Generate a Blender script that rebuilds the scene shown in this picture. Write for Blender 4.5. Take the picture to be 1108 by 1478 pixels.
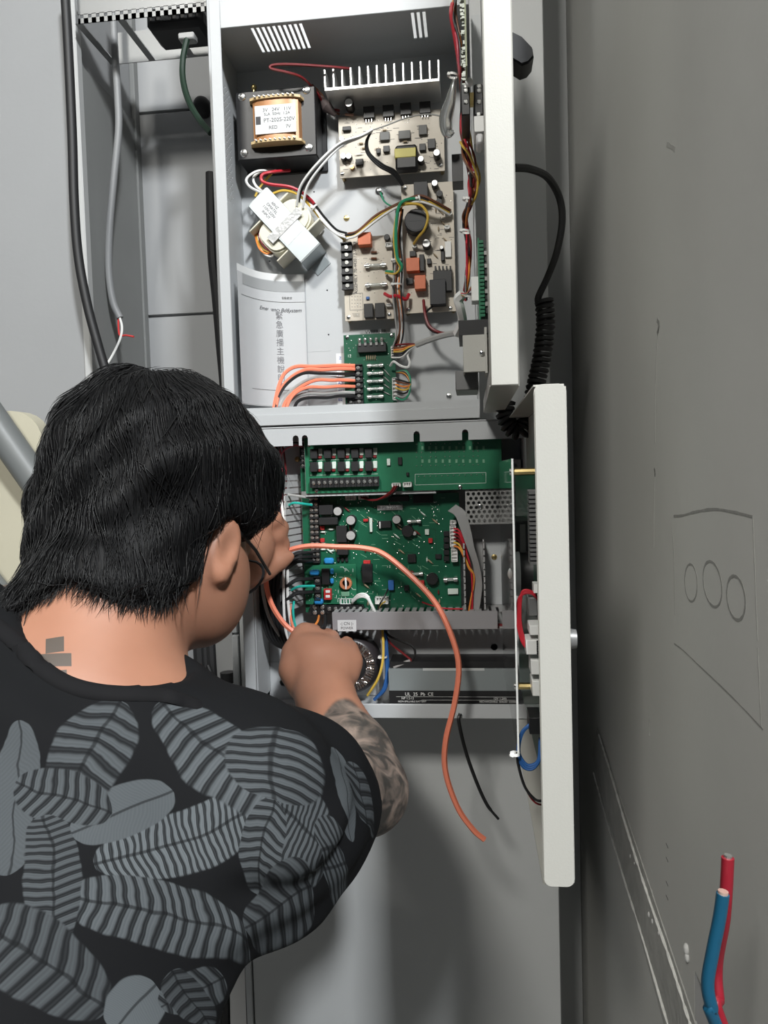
import bpy, bmesh, math, random
import numpy as np
from mathutils import Matrix, Vector

for _o in list(bpy.data.objects):
    bpy.data.objects.remove(_o)
SC = bpy.context.scene
COL = SC.collection
random.seed(7)

# ---------------------------------------------------------------- camera
# x runs right along the cabinet wall, y is the distance from the lens plane towards it, z is up
FPX, CAM_Z = 1110.0, 1.5
_R = (Matrix.Rotation(math.radians(6.4), 4, 'Z') @ Matrix.Rotation(math.radians(90 - 2.95), 4, 'X')
      @ Matrix.Rotation(math.radians(-1.7), 4, 'Z'))
cam_d = bpy.data.cameras.new('camera')
cam_d.sensor_fit = 'VERTICAL'
cam_d.sensor_height = 36.0
cam_d.lens = 36.0 * FPX / 1478.0
cam_d.clip_start = 0.02
cam = bpy.data.objects.new('camera', cam_d)
cam.matrix_world = Matrix.Translation((0, 0, CAM_Z)) @ _R
COL.objects.link(cam)
SC.camera = cam

# ---------------------------------------------------------------- world, lamps, exposure
w = bpy.data.worlds.new('room_air')
SC.world = w
w.use_nodes = True
w.node_tree.nodes['Background'].inputs[0].default_value = (0.80, 0.87, 1.0, 1)
w.node_tree.nodes['Background'].inputs[1].default_value = 0.05

def area(name, loc, target, sx, sy, power, color):
    d = bpy.data.lights.new(name, 'AREA')
    d.shape = 'RECTANGLE'; d.size = sx; d.size_y = sy; d.energy = power; d.color = color
    o = bpy.data.objects.new(name, d)
    o.location = loc
    o.rotation_euler = (Vector(target) - Vector(loc)).to_track_quat('-Z', 'Y').to_euler()
    COL.objects.link(o)
    return o

area('ceiling_lamp_doorway_offscreen', (0.83, -1.30, 3.60), (-0.25, 1.1, 1.2), 0.24, 0.40, 132, (0.95, 0.98, 1.0))
area('ceiling_lamp_room_offscreen', (-0.72, -1.75, 3.60), (0.0, 0.9, 1.4), 0.5, 0.5, 85, (1.0, 0.98, 0.92))
SC.view_settings.view_transform = 'Standard'
SC.view_settings.look = 'None'
SC.view_settings.exposure = 0.0
SC.view_settings.gamma = 1.0
SC.view_settings.use_curve_mapping = False

# ---------------------------------------------------------------- helpers
def _ray(u, v):
    return (_R.to_3x3() @ Vector(((u - 554) / FPX, -(v - 739) / FPX, -1)))
def at(u, v, Y):
    d = _ray(u, v)
    return d * (Y / d.y) + Vector((0, 0, CAM_Z))
def atx(u, v, X):
    d = _ray(u, v)
    return d * (X / d.x) + Vector((0, 0, CAM_Z))
def atz(u, v, Z):
    d = _ray(u, v)
    return d * ((Z - CAM_Z) / d.z) + Vector((0, 0, CAM_Z))
def rect(u0, v0, u1, v1, Y):
    um, vm = (u0 + u1) / 2, (v0 + v1) / 2
    return at(u0, vm, Y).x, at(u1, vm, Y).x, at(um, v1, Y).z, at(um, v0, Y).z   # x0 x1 z0 z1

MATS = {}
def mat(name, col, rough=0.5, metal=0.0, noise=0.0, nscale=30.0, bump=0.0, bscale=200.0, spec=0.5, trans=0.0, coat=0.0):
    if name in MATS:
        return MATS[name]
    m = bpy.data.materials.new(name)
    m.use_nodes = True
    nt = m.node_tree
    b = nt.nodes['Principled BSDF']
    b.inputs['Base Color'].default_value = (*col, 1)
    b.inputs['Roughness'].default_value = rough
    b.inputs['Metallic'].default_value = metal
    b.inputs['Transmission Weight'].default_value = trans
    b.inputs['Coat Weight'].default_value = coat
    b.inputs['Specular IOR Level'].default_value = spec
    tc = nt.nodes.new('ShaderNodeTexCoord')
    if noise > 0:
        n = nt.nodes.new('ShaderNodeTexNoise')
        n.inputs['Scale'].default_value = nscale
        n.inputs['Detail'].default_value = 5
        nt.links.new(tc.outputs['Object'], n.inputs['Vector'])
        mx = nt.nodes.new('ShaderNodeMix'); mx.data_type = 'RGBA'
        mx.inputs[6].default_value = (*[c * (1 - noise) for c in col], 1)
        mx.inputs[7].default_value = (*[min(1, c * (1 + noise)) for c in col], 1)
        nt.links.new(n.outputs[0], mx.inputs[0])
        nt.links.new(mx.outputs[2], b.inputs['Base Color'])
    if bump > 0:
        n2 = nt.nodes.new('ShaderNodeTexNoise')
        n2.inputs['Scale'].default_value = bscale
        n2.inputs['Detail'].default_value = 3
        nt.links.new(tc.outputs['Object'], n2.inputs['Vector'])
        bp = nt.nodes.new('ShaderNodeBump')
        bp.inputs['Strength'].default_value = bump
        bp.inputs['Distance'].default_value = 0.002
        nt.links.new(n2.outputs[0], bp.inputs['Height'])
        nt.links.new(bp.outputs[0], b.inputs['Normal'])
    MATS[name] = m
    return m

WL = {}
def _wl(o):
    return WL.get(o.name, Vector((0, 0, 0))) if o else Vector((0, 0, 0))
def tag(o, label=None, cat=None, group=None, kind=None):
    if label: o['label'] = label
    if cat: o['category'] = cat
    if group: o['group'] = group
    if kind: o['kind'] = kind
    return o
def thing(name, label, cat, loc, group=None):
    o = bpy.data.objects.new(name, None)
    o.empty_display_size = 0.02
    COL.objects.link(o)
    o.location = loc
    WL[o.name] = Vector(loc)
    return tag(o, label, cat, group)

class MB:
    def __init__(s):
        s.v, s.f = [], []
    def add(s, vs, fs):
        k = len(s.v)
        s.v += [tuple(p) for p in vs]
        s.f += [tuple(i + k for i in f) for f in fs]
        return s
    def box(s, x0, x1, y0, y1, z0, z1, c=0.0):
        if x1 < x0: x0, x1 = x1, x0
        if y1 < y0: y0, y1 = y1, y0
        if z1 < z0: z0, z1 = z1, z0
        if c <= 0:
            vs = [(x, y, z) for x in (x0, x1) for y in (y0, y1) for z in (z0, z1)]
            return s.add(vs, [(0, 1, 3, 2), (4, 6, 7, 5), (0, 4, 5, 1), (2, 3, 7, 6), (0, 2, 6, 4), (1, 5, 7, 3)])
        c = min(c, (x1 - x0) * .49, (y1 - y0) * .49, (z1 - z0) * .49)
        vs, fs = [], []
        idx = {}
        for i in (0, 1):
            for j in (0, 1):
                for k in (0, 1):
                    X, Y, Z = (x0, x1)[i], (y0, y1)[j], (z0, z1)[k]
                    sx, sy, sz = (1, -1)[i] * c, (1, -1)[j] * c, (1, -1)[k] * c
                    idx[i, j, k] = len(vs)
                    vs += [(X, Y + sy, Z + sz), (X + sx, Y, Z + sz), (X + sx, Y + sy, Z)]
        q = [(0, 0), (0, 1), (1, 1), (1, 0)]
        for i in (0, 1):
            fs.append([idx[i, a, b] for a, b in q])
            fs.append([idx[a, i, b] + 1 for a, b in q])
            fs.append([idx[a, b, i] + 2 for a, b in q])
        for a in (0, 1):
            for b in (0, 1):
                fs.append((idx[a, b, 0], idx[a, b, 0] + 1, idx[a, b, 1] + 1, idx[a, b, 1]))
                fs.append((idx[a, 0, b], idx[a, 0, b] + 2, idx[a, 1, b] + 2, idx[a, 1, b]))
                fs.append((idx[0, a, b] + 1, idx[0, a, b] + 2, idx[1, a, b] + 2, idx[1, a, b] + 1))
        for t in idx.values():
            fs.append((t, t + 1, t + 2))
        return s.add(vs, fs)
    def xform(s, k, M):
        for i in range(k, len(s.v)):
            s.v[i] = tuple(M @ Vector(s.v[i]))
        return s
    def obox(s, c, size, M=None, ch=0.0):
        k = len(s.v)
        a, b, d = [t / 2 for t in size]
        s.box(-a, a, -b, b, -d, d, ch)
        T = Matrix.Translation(c)
        return s.xform(k, T @ M.to_4x4() if M else T)
    def cyl(s, p0, p1, r, n=12, r2=None, cap=True):
        p0, p1 = Vector(p0), Vector(p1)
        r2 = r if r2 is None else r2
        d = (p1 - p0).normalized()
        a = d.orthogonal().normalized(); b = d.cross(a)
        vs = []
        for p, rr in ((p0, r), (p1, r2)):
            for i in range(n):
                t = 2 * math.pi * i / n
                vs.append(p + (a * math.cos(t) + b * math.sin(t)) * rr)
        fs = [(i, (i + 1) % n, n + (i + 1) % n, n + i) for i in range(n)]
        if cap:
            fs += [tuple(range(n)), tuple(range(n, 2 * n))]
        return s.add(vs, fs)
    def tube(s, pts, r, n=8, cap=True):
        pts = [Vector(p) for p in pts]
        rs = r if isinstance(r, (list, tuple)) else [r] * len(pts)
        vs = []
        t0 = (pts[1] - pts[0]).normalized()
        a = t0.orthogonal().normalized()
        for i, p in enumerate(pts):
            t = (pts[min(i + 1, len(pts) - 1)] - pts[max(i - 1, 0)])
            t = t.normalized() if t.length > 1e-9 else t0
            a = (a - t * a.dot(t))
            a = a.normalized() if a.length > 1e-6 else t.orthogonal().normalized()
            b = t.cross(a)
            for j in range(n):
                th = 2 * math.pi * j / n
                vs.append(p + (a * math.cos(th) + b * math.sin(th)) * rs[i])
        fs = []
        for i in range(len(pts) - 1):
            for j in range(n):
                fs.append((i * n + j, i * n + (j + 1) % n, (i + 1) * n + (j + 1) % n, (i + 1) * n + j))
        if cap:
            fs += [tuple(range(n)), tuple(range((len(pts) - 1) * n, len(pts) * n))]
        return s.add(vs, fs)
    def ribbon(s, pts, wv, t=0.0006):
        """flat strip through pts, wv = half width vectors, t = thickness"""
        pts = [Vector(p) for p in pts]
        vs = []
        for i, p in enumerate(pts):
            d = (pts[min(i + 1, len(pts) - 1)] - pts[max(i - 1, 0)]).normalized()
            wh = Vector(wv[i]) if isinstance(wv, list) else Vector(wv)
            nrm = d.cross(wh).normalized() * t / 2
            vs += [p - wh - nrm, p + wh - nrm, p + wh + nrm, p - wh + nrm]
        fs = [(0, 1, 2, 3), tuple(range(len(vs) - 4, len(vs)))]
        for i in range(len(pts) - 1):
            for j in range(4):
                fs.append((i * 4 + j, i * 4 + (j + 1) % 4, i * 4 + 4 + (j + 1) % 4, i * 4 + 4 + j))
        return s.add(vs, fs)
    def prism(s, poly, y0, y1):
        """poly: list of (x, z); extruded from y0 to y1"""
        n = len(poly)
        vs = [(x, y0, z) for x, z in poly] + [(x, y1, z) for x, z in poly]
        fs = [tuple(range(n)), tuple(range(n, 2 * n))] + [(i, (i + 1) % n, n + (i + 1) % n, n + i) for i in range(n)]
        return s.add(vs, fs)
    def ball(s, c, rx, ry, rz, n=12, m=8):
        vs = [(c[0], c[1], c[2] + rz)]
        for i in range(1, m):
            ph = math.pi * i / m
            for j in range(n):
                th = 2 * math.pi * j / n
                vs.append((c[0] + rx * math.sin(ph) * math.cos(th), c[1] + ry * math.sin(ph) * math.sin(th), c[2] + rz * math.cos(ph)))
        vs.append((c[0], c[1], c[2] - rz))
        fs = [(0, 1 + j, 1 + (j + 1) % n) for j in range(n)]
        for i in range(m - 2):
            for j in range(n):
                a = 1 + i * n
                fs.append((a + j, a + (j + 1) % n, a + n + (j + 1) % n, a + n + j))
        a = 1 + (m - 2) * n
        fs += [(a + j, a + (j + 1) % n, len(vs) - 1) for j in range(n)]
        return s.add(vs, fs)
    def lathe(s, prof, c, axis='Y', n=24):
        """prof: list of (radius, offset along axis)"""
        vs = []
        for r, h in prof:
            for j in range(n):
                t = 2 * math.pi * j / n
                a, b = r * math.cos(t), r * math.sin(t)
                vs.append({'Y': (c[0] + a, c[1] + h, c[2] + b), 'Z': (c[0] + a, c[1] + b, c[2] + h), 'X': (c[0] + h, c[1] + a, c[2] + b)}[axis])
        fs = []
        for i in range(len(prof) - 1):
            for j in range(n):
                fs.append((i * n + j, i * n + (j + 1) % n, (i + 1) * n + (j + 1) % n, (i + 1) * n + j))
        fs += [tuple(range(n)), tuple(range((len(prof) - 1) * n, len(prof) * n))]
        return s.add(vs, fs)
    def mesh(s, name, m, smooth, origin=(0, 0, 0)):
        me = bpy.data.meshes.new(name)
        ox, oy, oz = origin
        me.from_pydata([(x - ox, y - oy, z - oz) for x, y, z in s.v], [], s.f)
        bm = bmesh.new(); bm.from_mesh(me)
        bmesh.ops.recalc_face_normals(bm, faces=bm.faces)
        bm.to_mesh(me); bm.free()
        me.materials.append(m)
        if smooth:
            for p in me.polygons: p.use_smooth = True
            me.set_sharp_from_angle(angle=math.radians(40))
        me.update()
        return me
    def build(s, name, m, parent=None, smooth=True, base=False):
        xs, ys, zs = zip(*s.v)
        o3 = Vector(((min(xs) + max(xs)) / 2, (min(ys) + max(ys)) / 2, min(zs) if base else (min(zs) + max(zs)) / 2))
        o = bpy.data.objects.new(name, s.mesh(name, m, smooth, o3))
        COL.objects.link(o)
        o.parent = parent
        o.location = o3 - _wl(parent)
        WL[o.name] = o3
        return o

CACHE = {}
def piece(name, m, parent, key, fn, loc, smooth=True):
    """copy of a cached mesh (built once by fn around the origin) at world position loc"""
    k = (key, m.name)
    if k not in CACHE:
        b = MB(); fn(b)
        CACHE[k] = b.mesh(name, m, smooth)
    o = bpy.data.objects.new(name, CACHE[k])
    COL.objects.link(o)
    o.parent = parent
    o.location = Vector(loc) - _wl(parent)
    WL[o.name] = Vector(loc)
    return o

def spline(pts, n=8):
    pts = [Vector(p) for p in pts]
    P = [pts[0] * 2 - pts[1]] + pts + [pts[-1] * 2 - pts[-2]]
    out = []
    for i in range(1, len(P) - 2):
        a, b, c, d = P[i - 1], P[i], P[i + 1], P[i + 2]
        for k in range(n):
            t = k / n
            out.append(0.5 * ((2 * b) + (c - a) * t + (2 * a - 5 * b + 4 * c - d) * t * t + (3 * b - a - 3 * c + d) * t ** 3))
    out.append(pts[-1])
    return out
def pxs(pts):
    return [at(*p) for p in pts]
def wire(label, m, pts, r=0.0013, group=None, name='wire', cat='wire', n=6, sub=8):
    """one insulated wire through (pixel, pixel, distance) points"""
    b = MB(); b.tube(spline(pxs(pts), sub), r, n)
    return tag(b.build(name, m), label, cat, group)
def text(body, m, parent, loc, size, rot=(math.pi / 2, 0, 0), name='lettering', sx=1.0, align='CENTER', shear=0.0):
    c = bpy.data.curves.new(name, 'FONT')
    c.body = body; c.size = size; c.align_x = align; c.align_y = 'CENTER'
    c.extrude = 0.00008; c.shear = shear
    t = bpy.data.objects.new(name, c)
    dg = bpy.context.evaluated_depsgraph_get()
    COL.objects.link(t)
    bpy.context.view_layer.update()
    me = bpy.data.meshes.new_from_object(t.evaluated_get(bpy.context.evaluated_depsgraph_get()))
    bpy.data.objects.remove(t)
    o = bpy.data.objects.new(name, me)
    me.materials.clear(); me.materials.append(m)
    COL.objects.link(o)
    o.parent = parent
    o.location = Vector(loc) - _wl(parent)
    o.rotation_euler = rot
    o.scale = (sx, 1, 1)
    WL[o.name] = Vector(loc)
    return o

def drill(o, cutter):
    """cut real holes: subtract the cutter's shells (world coordinates) from object o"""
    c = bpy.data.objects.new('cutter', cutter.mesh('cutter', o.data.materials[0], False)); COL.objects.link(c)
    m = o.modifiers.new('holes', 'BOOLEAN'); m.object = c; m.solver = 'EXACT'
    bpy.context.view_layer.update()
    me = bpy.data.meshes.new_from_object(o.evaluated_get(bpy.context.evaluated_depsgraph_get()))
    o.modifiers.clear(); o.data = me
    bpy.data.objects.remove(c)
# ================================================================ materials
M_STEEL = mat('cabinet_grey_enamel', (0.50, 0.51, 0.51), 0.42, noise=0.03, nscale=8, bump=0.05, bscale=500)
M_BOX = mat('enclosure_grey_enamel', (0.47, 0.485, 0.495), 0.42, noise=0.02, nscale=8, bump=0.05, bscale=600)
M_DOOR = mat('door_cream_enamel', (0.46, 0.455, 0.42), 0.4, noise=0.02, nscale=8, bump=0.05, bscale=600)
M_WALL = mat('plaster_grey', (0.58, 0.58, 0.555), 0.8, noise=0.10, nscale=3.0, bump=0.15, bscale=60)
M_WALLC = mat('plaster_cool_grey', (0.32, 0.325, 0.33), 0.8, noise=0.06, nscale=4, bump=0.1, bscale=80)  # cooler hue, also darkened to paint in the shade on left and back walls
M_BLACK = mat('black_plastic', (0.012, 0.012, 0.013), 0.38)
M_RUBBER = mat('black_rubber', (0.014, 0.014, 0.015), 0.55)
M_FLOOR = mat('cement_floor', (0.22, 0.22, 0.21), 0.85, noise=0.15, nscale=6)
M_WHITE = mat('white_nylon', (0.82, 0.82, 0.80), 0.35)
M_ALU = mat('bare_aluminium', (0.75, 0.75, 0.74), 0.35, 0.6)
M_CHROME = mat('polished_steel', (0.78, 0.78, 0.76), 0.18, 1.0)
M_BRASS = mat('brass', (0.62, 0.48, 0.22), 0.3, 1.0)
M_GRAPH = mat('graphite', (0.12, 0.12, 0.115), 0.8)

# ================================================================ the room
YF, YB = 1.03, 1.15           # enclosure fronts, face of the tall cabinet
XW = 0.186                    # right wall
def struct(name, m, b, parent=None):
    o = b.build(name, m, parent, smooth=False)
    if not parent: o['kind'] = 'structure'
    return o
struct('floor', M_FLOOR, MB().box(-2.2, 2.4, -3.0, 1.75, -0.1, 0))
struct('ceiling', mat('ceiling_paint', (0.45, 0.45, 0.44), 0.9), MB().box(-2.2, 2.4, -3.0, 1.75, 3.72, 3.82))
wall_right = struct('wall_right', M_WALL, MB().box(XW, XW + 0.12, 0.425, 1.75, 0, 3.72))
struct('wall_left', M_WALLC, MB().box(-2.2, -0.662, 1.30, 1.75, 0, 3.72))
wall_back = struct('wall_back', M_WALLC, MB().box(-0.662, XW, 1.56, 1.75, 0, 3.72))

# ================================================================ tall cabinet behind the two enclosures
cab = thing('equipment_cabinet', 'tall flat grey steel cabinet front carrying both open enclosures', 'cabinet', (-0.126, 1.25, 0))
XL, XR = -0.372, 0.1195
MB().box(XL + 0.012, XR, YB, YB + 0.02, 0.02, 2.62, 0.001).build('front_panel', M_STEEL, cab)
MB().box(XL, XL + 0.0095, YB - 0.004, YB + 0.30, 0.0, 1.255, 0.0015).build('side_flange', M_BOX, cab)
MB().box(XL, XL + 0.0095, YB - 0.004, YB + 0.30, 1.258, 2.62, 0.0015).build('side_flange', M_BOX, cab)
MB().box(XL + 0.0095, XR + 0.003, YB + 0.021, YB + 0.30, 0.0, 2.62).build('carcass', M_STEEL, cab)
MB().box(XR + 0.0035, XW - 0.0005, YB + 0.25, YB + 0.28, 0.0, 2.62, 0.001).build('filler_strip', M_STEEL, cab)

# ================================================================ upper enclosure
UX0, UX1, UZ0, UZ1 = -0.331, 0.047, 1.568, 2.150
UIZ0, UIZ1, UIX0, UIX1 = 1.583, 2.098, -0.316, 0.0135     # opening
up = thing('upper_enclosure', 'upper grey steel enclosure with open door holding transformers and beige boards', 'electrical cabinet', (-0.142, 1.09, UZ0))
up_back = MB().box(UX0, UX1, YB - 0.004, YB - 0.0005, UZ0, UZ1).build('back_panel', M_BOX, up)
up_side = MB().box(UX0, UX0 + 0.002, YF + 0.001, YB - 0.004, UZ0, UZ1).build('side_panel', M_BOX, up)
MB().box(UX1 - 0.033, UX1 - 0.031, YF + 0.001, YB - 0.004, UZ0, UZ1).build('side_panel', M_BOX, up)
MB().box(UX0 + .002, UX1 - .033, YF + 0.001, YB - 0.004, UZ0, UZ0 + 0.002).build('bottom_panel', M_BOX, up)
# slotted top
b = MB()
ZT = UIZ1 + 0.001
slots = []
for k in range(10):
    u = 364 + (433 - 364) * k / 9; v = 43 + (36 - 43) * k / 9
    slots.append(atz(u + 2, v + 3, ZT).x)
for k in range(3):
    slots.append(atz(595 + 8.3 * k, 20 - k * 0.6, ZT).x)
y0s, y1s = YF + 0.008, YF + 0.070
b.box(UX0 + .002, UX1 - .033, YF + .001, y0s, ZT, ZT + .0015).box(UX0 + .002, UX1 - .033, y1s, YB - .004, ZT, ZT + .0015)
edges = [UX0 + .002] + sum([[x - 0.0021, x + 0.0021] for x in sorted(slots)], []) + [UX1 - .033]
for i in range(0, len(edges), 2):
    b.box(edges[i], edges[i + 1], y0s, y1s, ZT, ZT + .0015)
b.build('slotted_top_panel', M_BOX, up)
# front frame
MB().box(UX0, UIX0, YF, YF + .003, UZ0, UZ1, .0008).build('front_frame', M_BOX, up)
MB().box(UIX0, UX1 - .031, YF, YF + .003, UZ0, UIZ0, .0008).build('front_frame', M_BOX, up)
MB().box(UIX0, UX1 - .033, YF, YF + .003, UIZ1, UZ1, .0008).build('header_panel', M_BOX, up)
MB().box(UIX0, UX1 - .033, YF + .003, YF + .006, UIZ0 - .001, UIZ0 + .010).build('sill_lip', M_BOX, up)
# the upper door, swung out square to the front
DX0, DX1, DY0 = 0.0205, 0.0465, 0.70
d1 = MB().box(DX1 - .0015, DX1, DY0 + .002, YF - .004, UZ0 + .006, UZ1).build('door', M_DOOR, up)
MB().box(DX0, DX1, DY0, DY0 + .003, UZ0 + .006, UZ1, .0014).build('door_edge', M_DOOR, d1)
MB().box(DX0, DX1 - .0015, DY0 + .003, YF - .004, UZ0 + .006, UZ0 + .008).build('door_edge', M_DOOR, d1)
MB().box(DX0, DX0 + .0015, DY0 + .003, DY0 + .020, UZ0 + .010, UZ1).build('door_lip', M_DOOR, d1)
MB().box(DX0, DX0 + .0015, DY0 + .020, YF - .006, UZ0 + .008, UZ0 + .022).build('door_lip', M_DOOR, d1)
for z in (1.66, 2.05):
    MB().cyl((DX0 + .012, YF - .003, z), (DX0 + .012, YF - .003, z + .05), .004, 10).build('hinge', M_BOX, d1)

# ================================================================ lower enclosure
LX0, LX1, LZ0, LZ1 = -0.3175, 0.0735, 1.1635, 1.566
LIX0, LIX1, LIZ0, LIZ1 = -0.301, 0.060, 1.1835, 1.557
LYB = 1.098                    # its raised mounting plate
lo = thing('lower_enclosure', 'lower cream and grey enclosure with open door holding green circuit boards', 'electrical cabinet', (-0.122, 1.09, LZ0))
MB().box(LX0, LX1, YB - .004, YB - .0005, LZ0, LZ1).build('back_panel', M_BOX, lo)
MB().box(LX0, LX0 + .0015, YF + .002, YB - .004, LZ0, LZ1).build('side_panel', M_BOX, lo)
MB().box(LX1 - .0015, LX1, YF + .002, YB - .004, LZ0, LZ1).build('side_panel', M_BOX, lo)
MB().box(LX0 + .0015, LX1 - .0015, YF + .002, YB - .004, LZ0, LZ0 + .0015).build('bottom_panel', M_BOX, lo)
MB().box(LX0 + .0015, LX1 - .0015, YF + .002, YB - .004, LZ1 - .0015, LZ1).build('top_panel', M_BOX, lo)
MB().box(LX0, LIX0, YF, YF + .003, LZ0, LZ1, .001).build('front_frame', M_BOX, lo)
MB().box(LIX0, LX1, YF, YF + .003, LZ0, LIZ0, .001).build('front_frame', M_BOX, lo)
MB().box(LIX0, LIX0 + .0015, YF + .003, LYB, LIZ0, LIZ1).build('side_liner', M_BOX, lo)
lo_plate = MB().box(LIX0, LX1 - .002, LYB, LYB + .0015, LZ0 + .004, LZ1 - .003).build('mounting_plate', M_BOX, lo)
MB().box(LIX0, LX1 - .002, YF + .003, LYB, LZ0 + .004, LZ0 + .0055).build('bottom_liner', M_BOX, lo)
# the notched flange along its top
zf0, zf1 = at(545, 640, 1.05).z, LZ1 - .002
notch = [at(u, 620, 1.05).x for u in (430, 443, 602, 671)]
b = MB(); x = LIX0
for c in notch:
    b.box(x, c - .0042, YF + .003, YF + .0045, zf0, zf1)
    pz = zf0 + .010
    for k in range(4):   # rounded crown of the notch
        a0, a1 = math.pi * k / 4, math.pi * (k + 1) / 4
        p0 = (c - .0042 * math.cos(a0), pz + .0042 * math.sin(a0)); p1 = (c - .0042 * math.cos(a1), pz + .0042 * math.sin(a1))
        b.prism([p0, p1, (p1[0], zf1), (p0[0], zf1)], YF + .003, YF + .0045)
    x = c + .0042
b.box(x, LX1, YF + .003, YF + .0045, zf0, zf1)
b.build('notched_flange', M_BOX, lo)
# lower door
EX0, EX1, EY0, EZ0, EZ1 = 0.0515, 0.0765, 0.613, 1.1625, 1.565
d2 = MB().box(EX1 - .0015, EX1, EY0 + .004, YF - .003, EZ0 + .002, EZ1 - .002).build('door', M_DOOR, lo)
b = MB()                     # free edge with rounded ends
rr = .006
poly = []
for cx, cz, a in ((EX1 - rr, EZ1 - rr, 0), (EX0 + rr, EZ1 - rr, 90), (EX0 + rr, EZ0 + rr, 180), (EX1 - rr, EZ0 + rr, 270)):
    for k in range(5):
        t = math.radians(a + 22.5 * k)
        poly.append((cx + rr * math.cos(t), cz + rr * math.sin(t)))
b.prism(poly, EY0 + .0015, EY0 + .004)
b.prism([((x - .064) * .94 + .064, (z - 1.3637) * .997 + 1.3637) for x, z in poly], EY0, EY0 + .0016)
b.build('door_edge', M_DOOR, d2)
MB().box(EX0, EX1 - .0015, EY0 + .004, YF - .003, EZ0, EZ0 + .0015).build('door_edge', M_DOOR, d2)
MB().box(EX0, EX1 - .0015, EY0 + .004, YF - .003, EZ1 - .0015, EZ1).build('door_edge', M_DOOR, d2)
p = atx(824, 922, EX1 + .002)
MB().cyl((EX1, p.y, p.z), (EX1 + .006, p.y, p.z), .0085, 20, .0075).build('door_lock', mat('lock_grey', (.25, .25, .25), .4, .5), d2)
# ================================================================ electronics: materials and component builders
M_PCBG = mat('green_circuit_board', (0.008, 0.095, 0.048), 0.35, noise=0.18, nscale=90, coat=0.3)
M_PCBL = mat('light_green_circuit_board', (0.020, 0.155, 0.078), 0.35, noise=0.12, nscale=80, coat=0.3)
M_PCBB = mat('beige_circuit_board', (0.60, 0.54, 0.45), 0.45, noise=0.08, nscale=70)
M_COMP = mat('component_black', (0.015, 0.015, 0.016), 0.45)
M_RELAY = mat('relay_orange', (0.66, 0.17, 0.07), 0.45, noise=0.06, nscale=120)
M_BLUE = mat('capacitor_blue', (0.03, 0.25, 0.58), 0.3)
M_GLASS = mat('fuse_glass', (0.75, 0.78, 0.76), 0.08, 0.0, trans=0.6)
M_PRINT = mat('white_print', (0.62, 0.70, 0.64), 0.6)
M_INK = mat('black_ink', (0.05, 0.05, 0.055), 0.7)
M_PAPER = mat('paper', (0.50, 0.51, 0.52), 0.75, noise=0.03, nscale=20)
M_PAPERW = mat('white_paper', (0.70, 0.71, 0.71), 0.7)
M_SOLDER = mat('solder', (0.75, 0.75, 0.72), 0.25, 0.9)
M_COPPER = mat('copper_winding', (0.42, 0.20, 0.085), 0.35, 0.15, noise=0.12, nscale=60)
M_TAN = mat('bobbin_tan', (0.58, 0.43, 0.22), 0.5)
M_CREAM = mat('cream_tape', (0.72, 0.69, 0.56), 0.5, noise=0.06, nscale=60)
M_ZINC = mat('zinc_plate', (0.42, 0.46, 0.47), 0.38, 0.55, noise=0.06, nscale=40)
M_YELLOWT = mat('yellow_tape', (0.62, 0.55, 0.12), 0.45)
M_REDC = mat('red_plastic', (0.45, 0.03, 0.03), 0.4)
M_SALMON = mat('salmon_cable', (0.87, 0.25, 0.15), 0.42)
def wmat(n, c): return mat('wire_' + n, c, 0.42)
W_RED, W_DRED, W_BLK = wmat('red', (0.50, 0.02, 0.035)), wmat('dark_red', (0.17, 0.012, 0.015)), wmat('black', (0.012, 0.012, 0.013))
W_WHT, W_GRY, W_YEL = wmat('white', (0.80, 0.80, 0.78)), wmat('grey', (0.36, 0.36, 0.35)), wmat('yellow', (0.66, 0.44, 0.07))
W_GRN, W_ORG, W_BRN = wmat('green', (0.03, 0.30, 0.16)), wmat('orange', (0.75, 0.24, 0.05)), wmat('brown', (0.16, 0.06, 0.03))
W_BLU, W_TEAL, W_PNK = wmat('blue', (0.03, 0.12, 0.36)), wmat('teal', (0.02, 0.42, 0.35)), wmat('pink', (0.55, 0.10, 0.14))

class Board:
    def __init__(s, name, label, u0, v0, u1, v1, Y, m, t=0.0016, group=None, screws=(), back=None):
        s.x0, s.x1, s.z0, s.z1 = rect(u0, v0, u1, v1, Y)
        s.y = Y
        s.t = thing(name, label, 'circuit board', ((s.x0 + s.x1) / 2, Y, s.z0), group)
        MB().box(s.x0, s.x1, Y, Y + t, s.z0, s.z1, 0.0003).build('board', m, s.t)
        for i, (u, v) in enumerate(screws):
            p = at(u, v, Y)
            screw(s.t, p, 0.0032)
        if back:
            for x, z in ((s.x0 + .004, s.z0 + .004), (s.x1 - .004, s.z0 + .004), (s.x0 + .004, s.z1 - .004), (s.x1 - .004, s.z1 - .004)):
                piece('standoff', M_BRASS, s.t, ('standoff', round(back - Y, 4)), lambda b: b.cyl((0, t, 0), (0, back - Y + .0004, 0), .003, 6), (x, Y, z))
def screw(parent, p, r=0.0032, m=None, name='screw'):
    m = m or M_CHROME
    def f(b):
        b.lathe([(r * .75, .0004), (r, -.0004), (r * .85, -.0016), (r * .4, -.0022)], (0, 0, 0), 'Y', 12)
        b.box(-r * .75, r * .75, -.0026, -.0020, -r * .12, r * .12)
    return piece(name, m, parent, ('screw', r), f, p)
def chip(bd, u0, v0, u1, v1, h, m=None, name='chip', c=0.0005):
    x0, x1, z0, z1 = rect(u0, v0, u1, v1, bd.y - h)
    return MB().box(x0, x1, bd.y - h, bd.y + .0002, z0, z1, c).build(name, m or M_COMP, bd.t)
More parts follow.
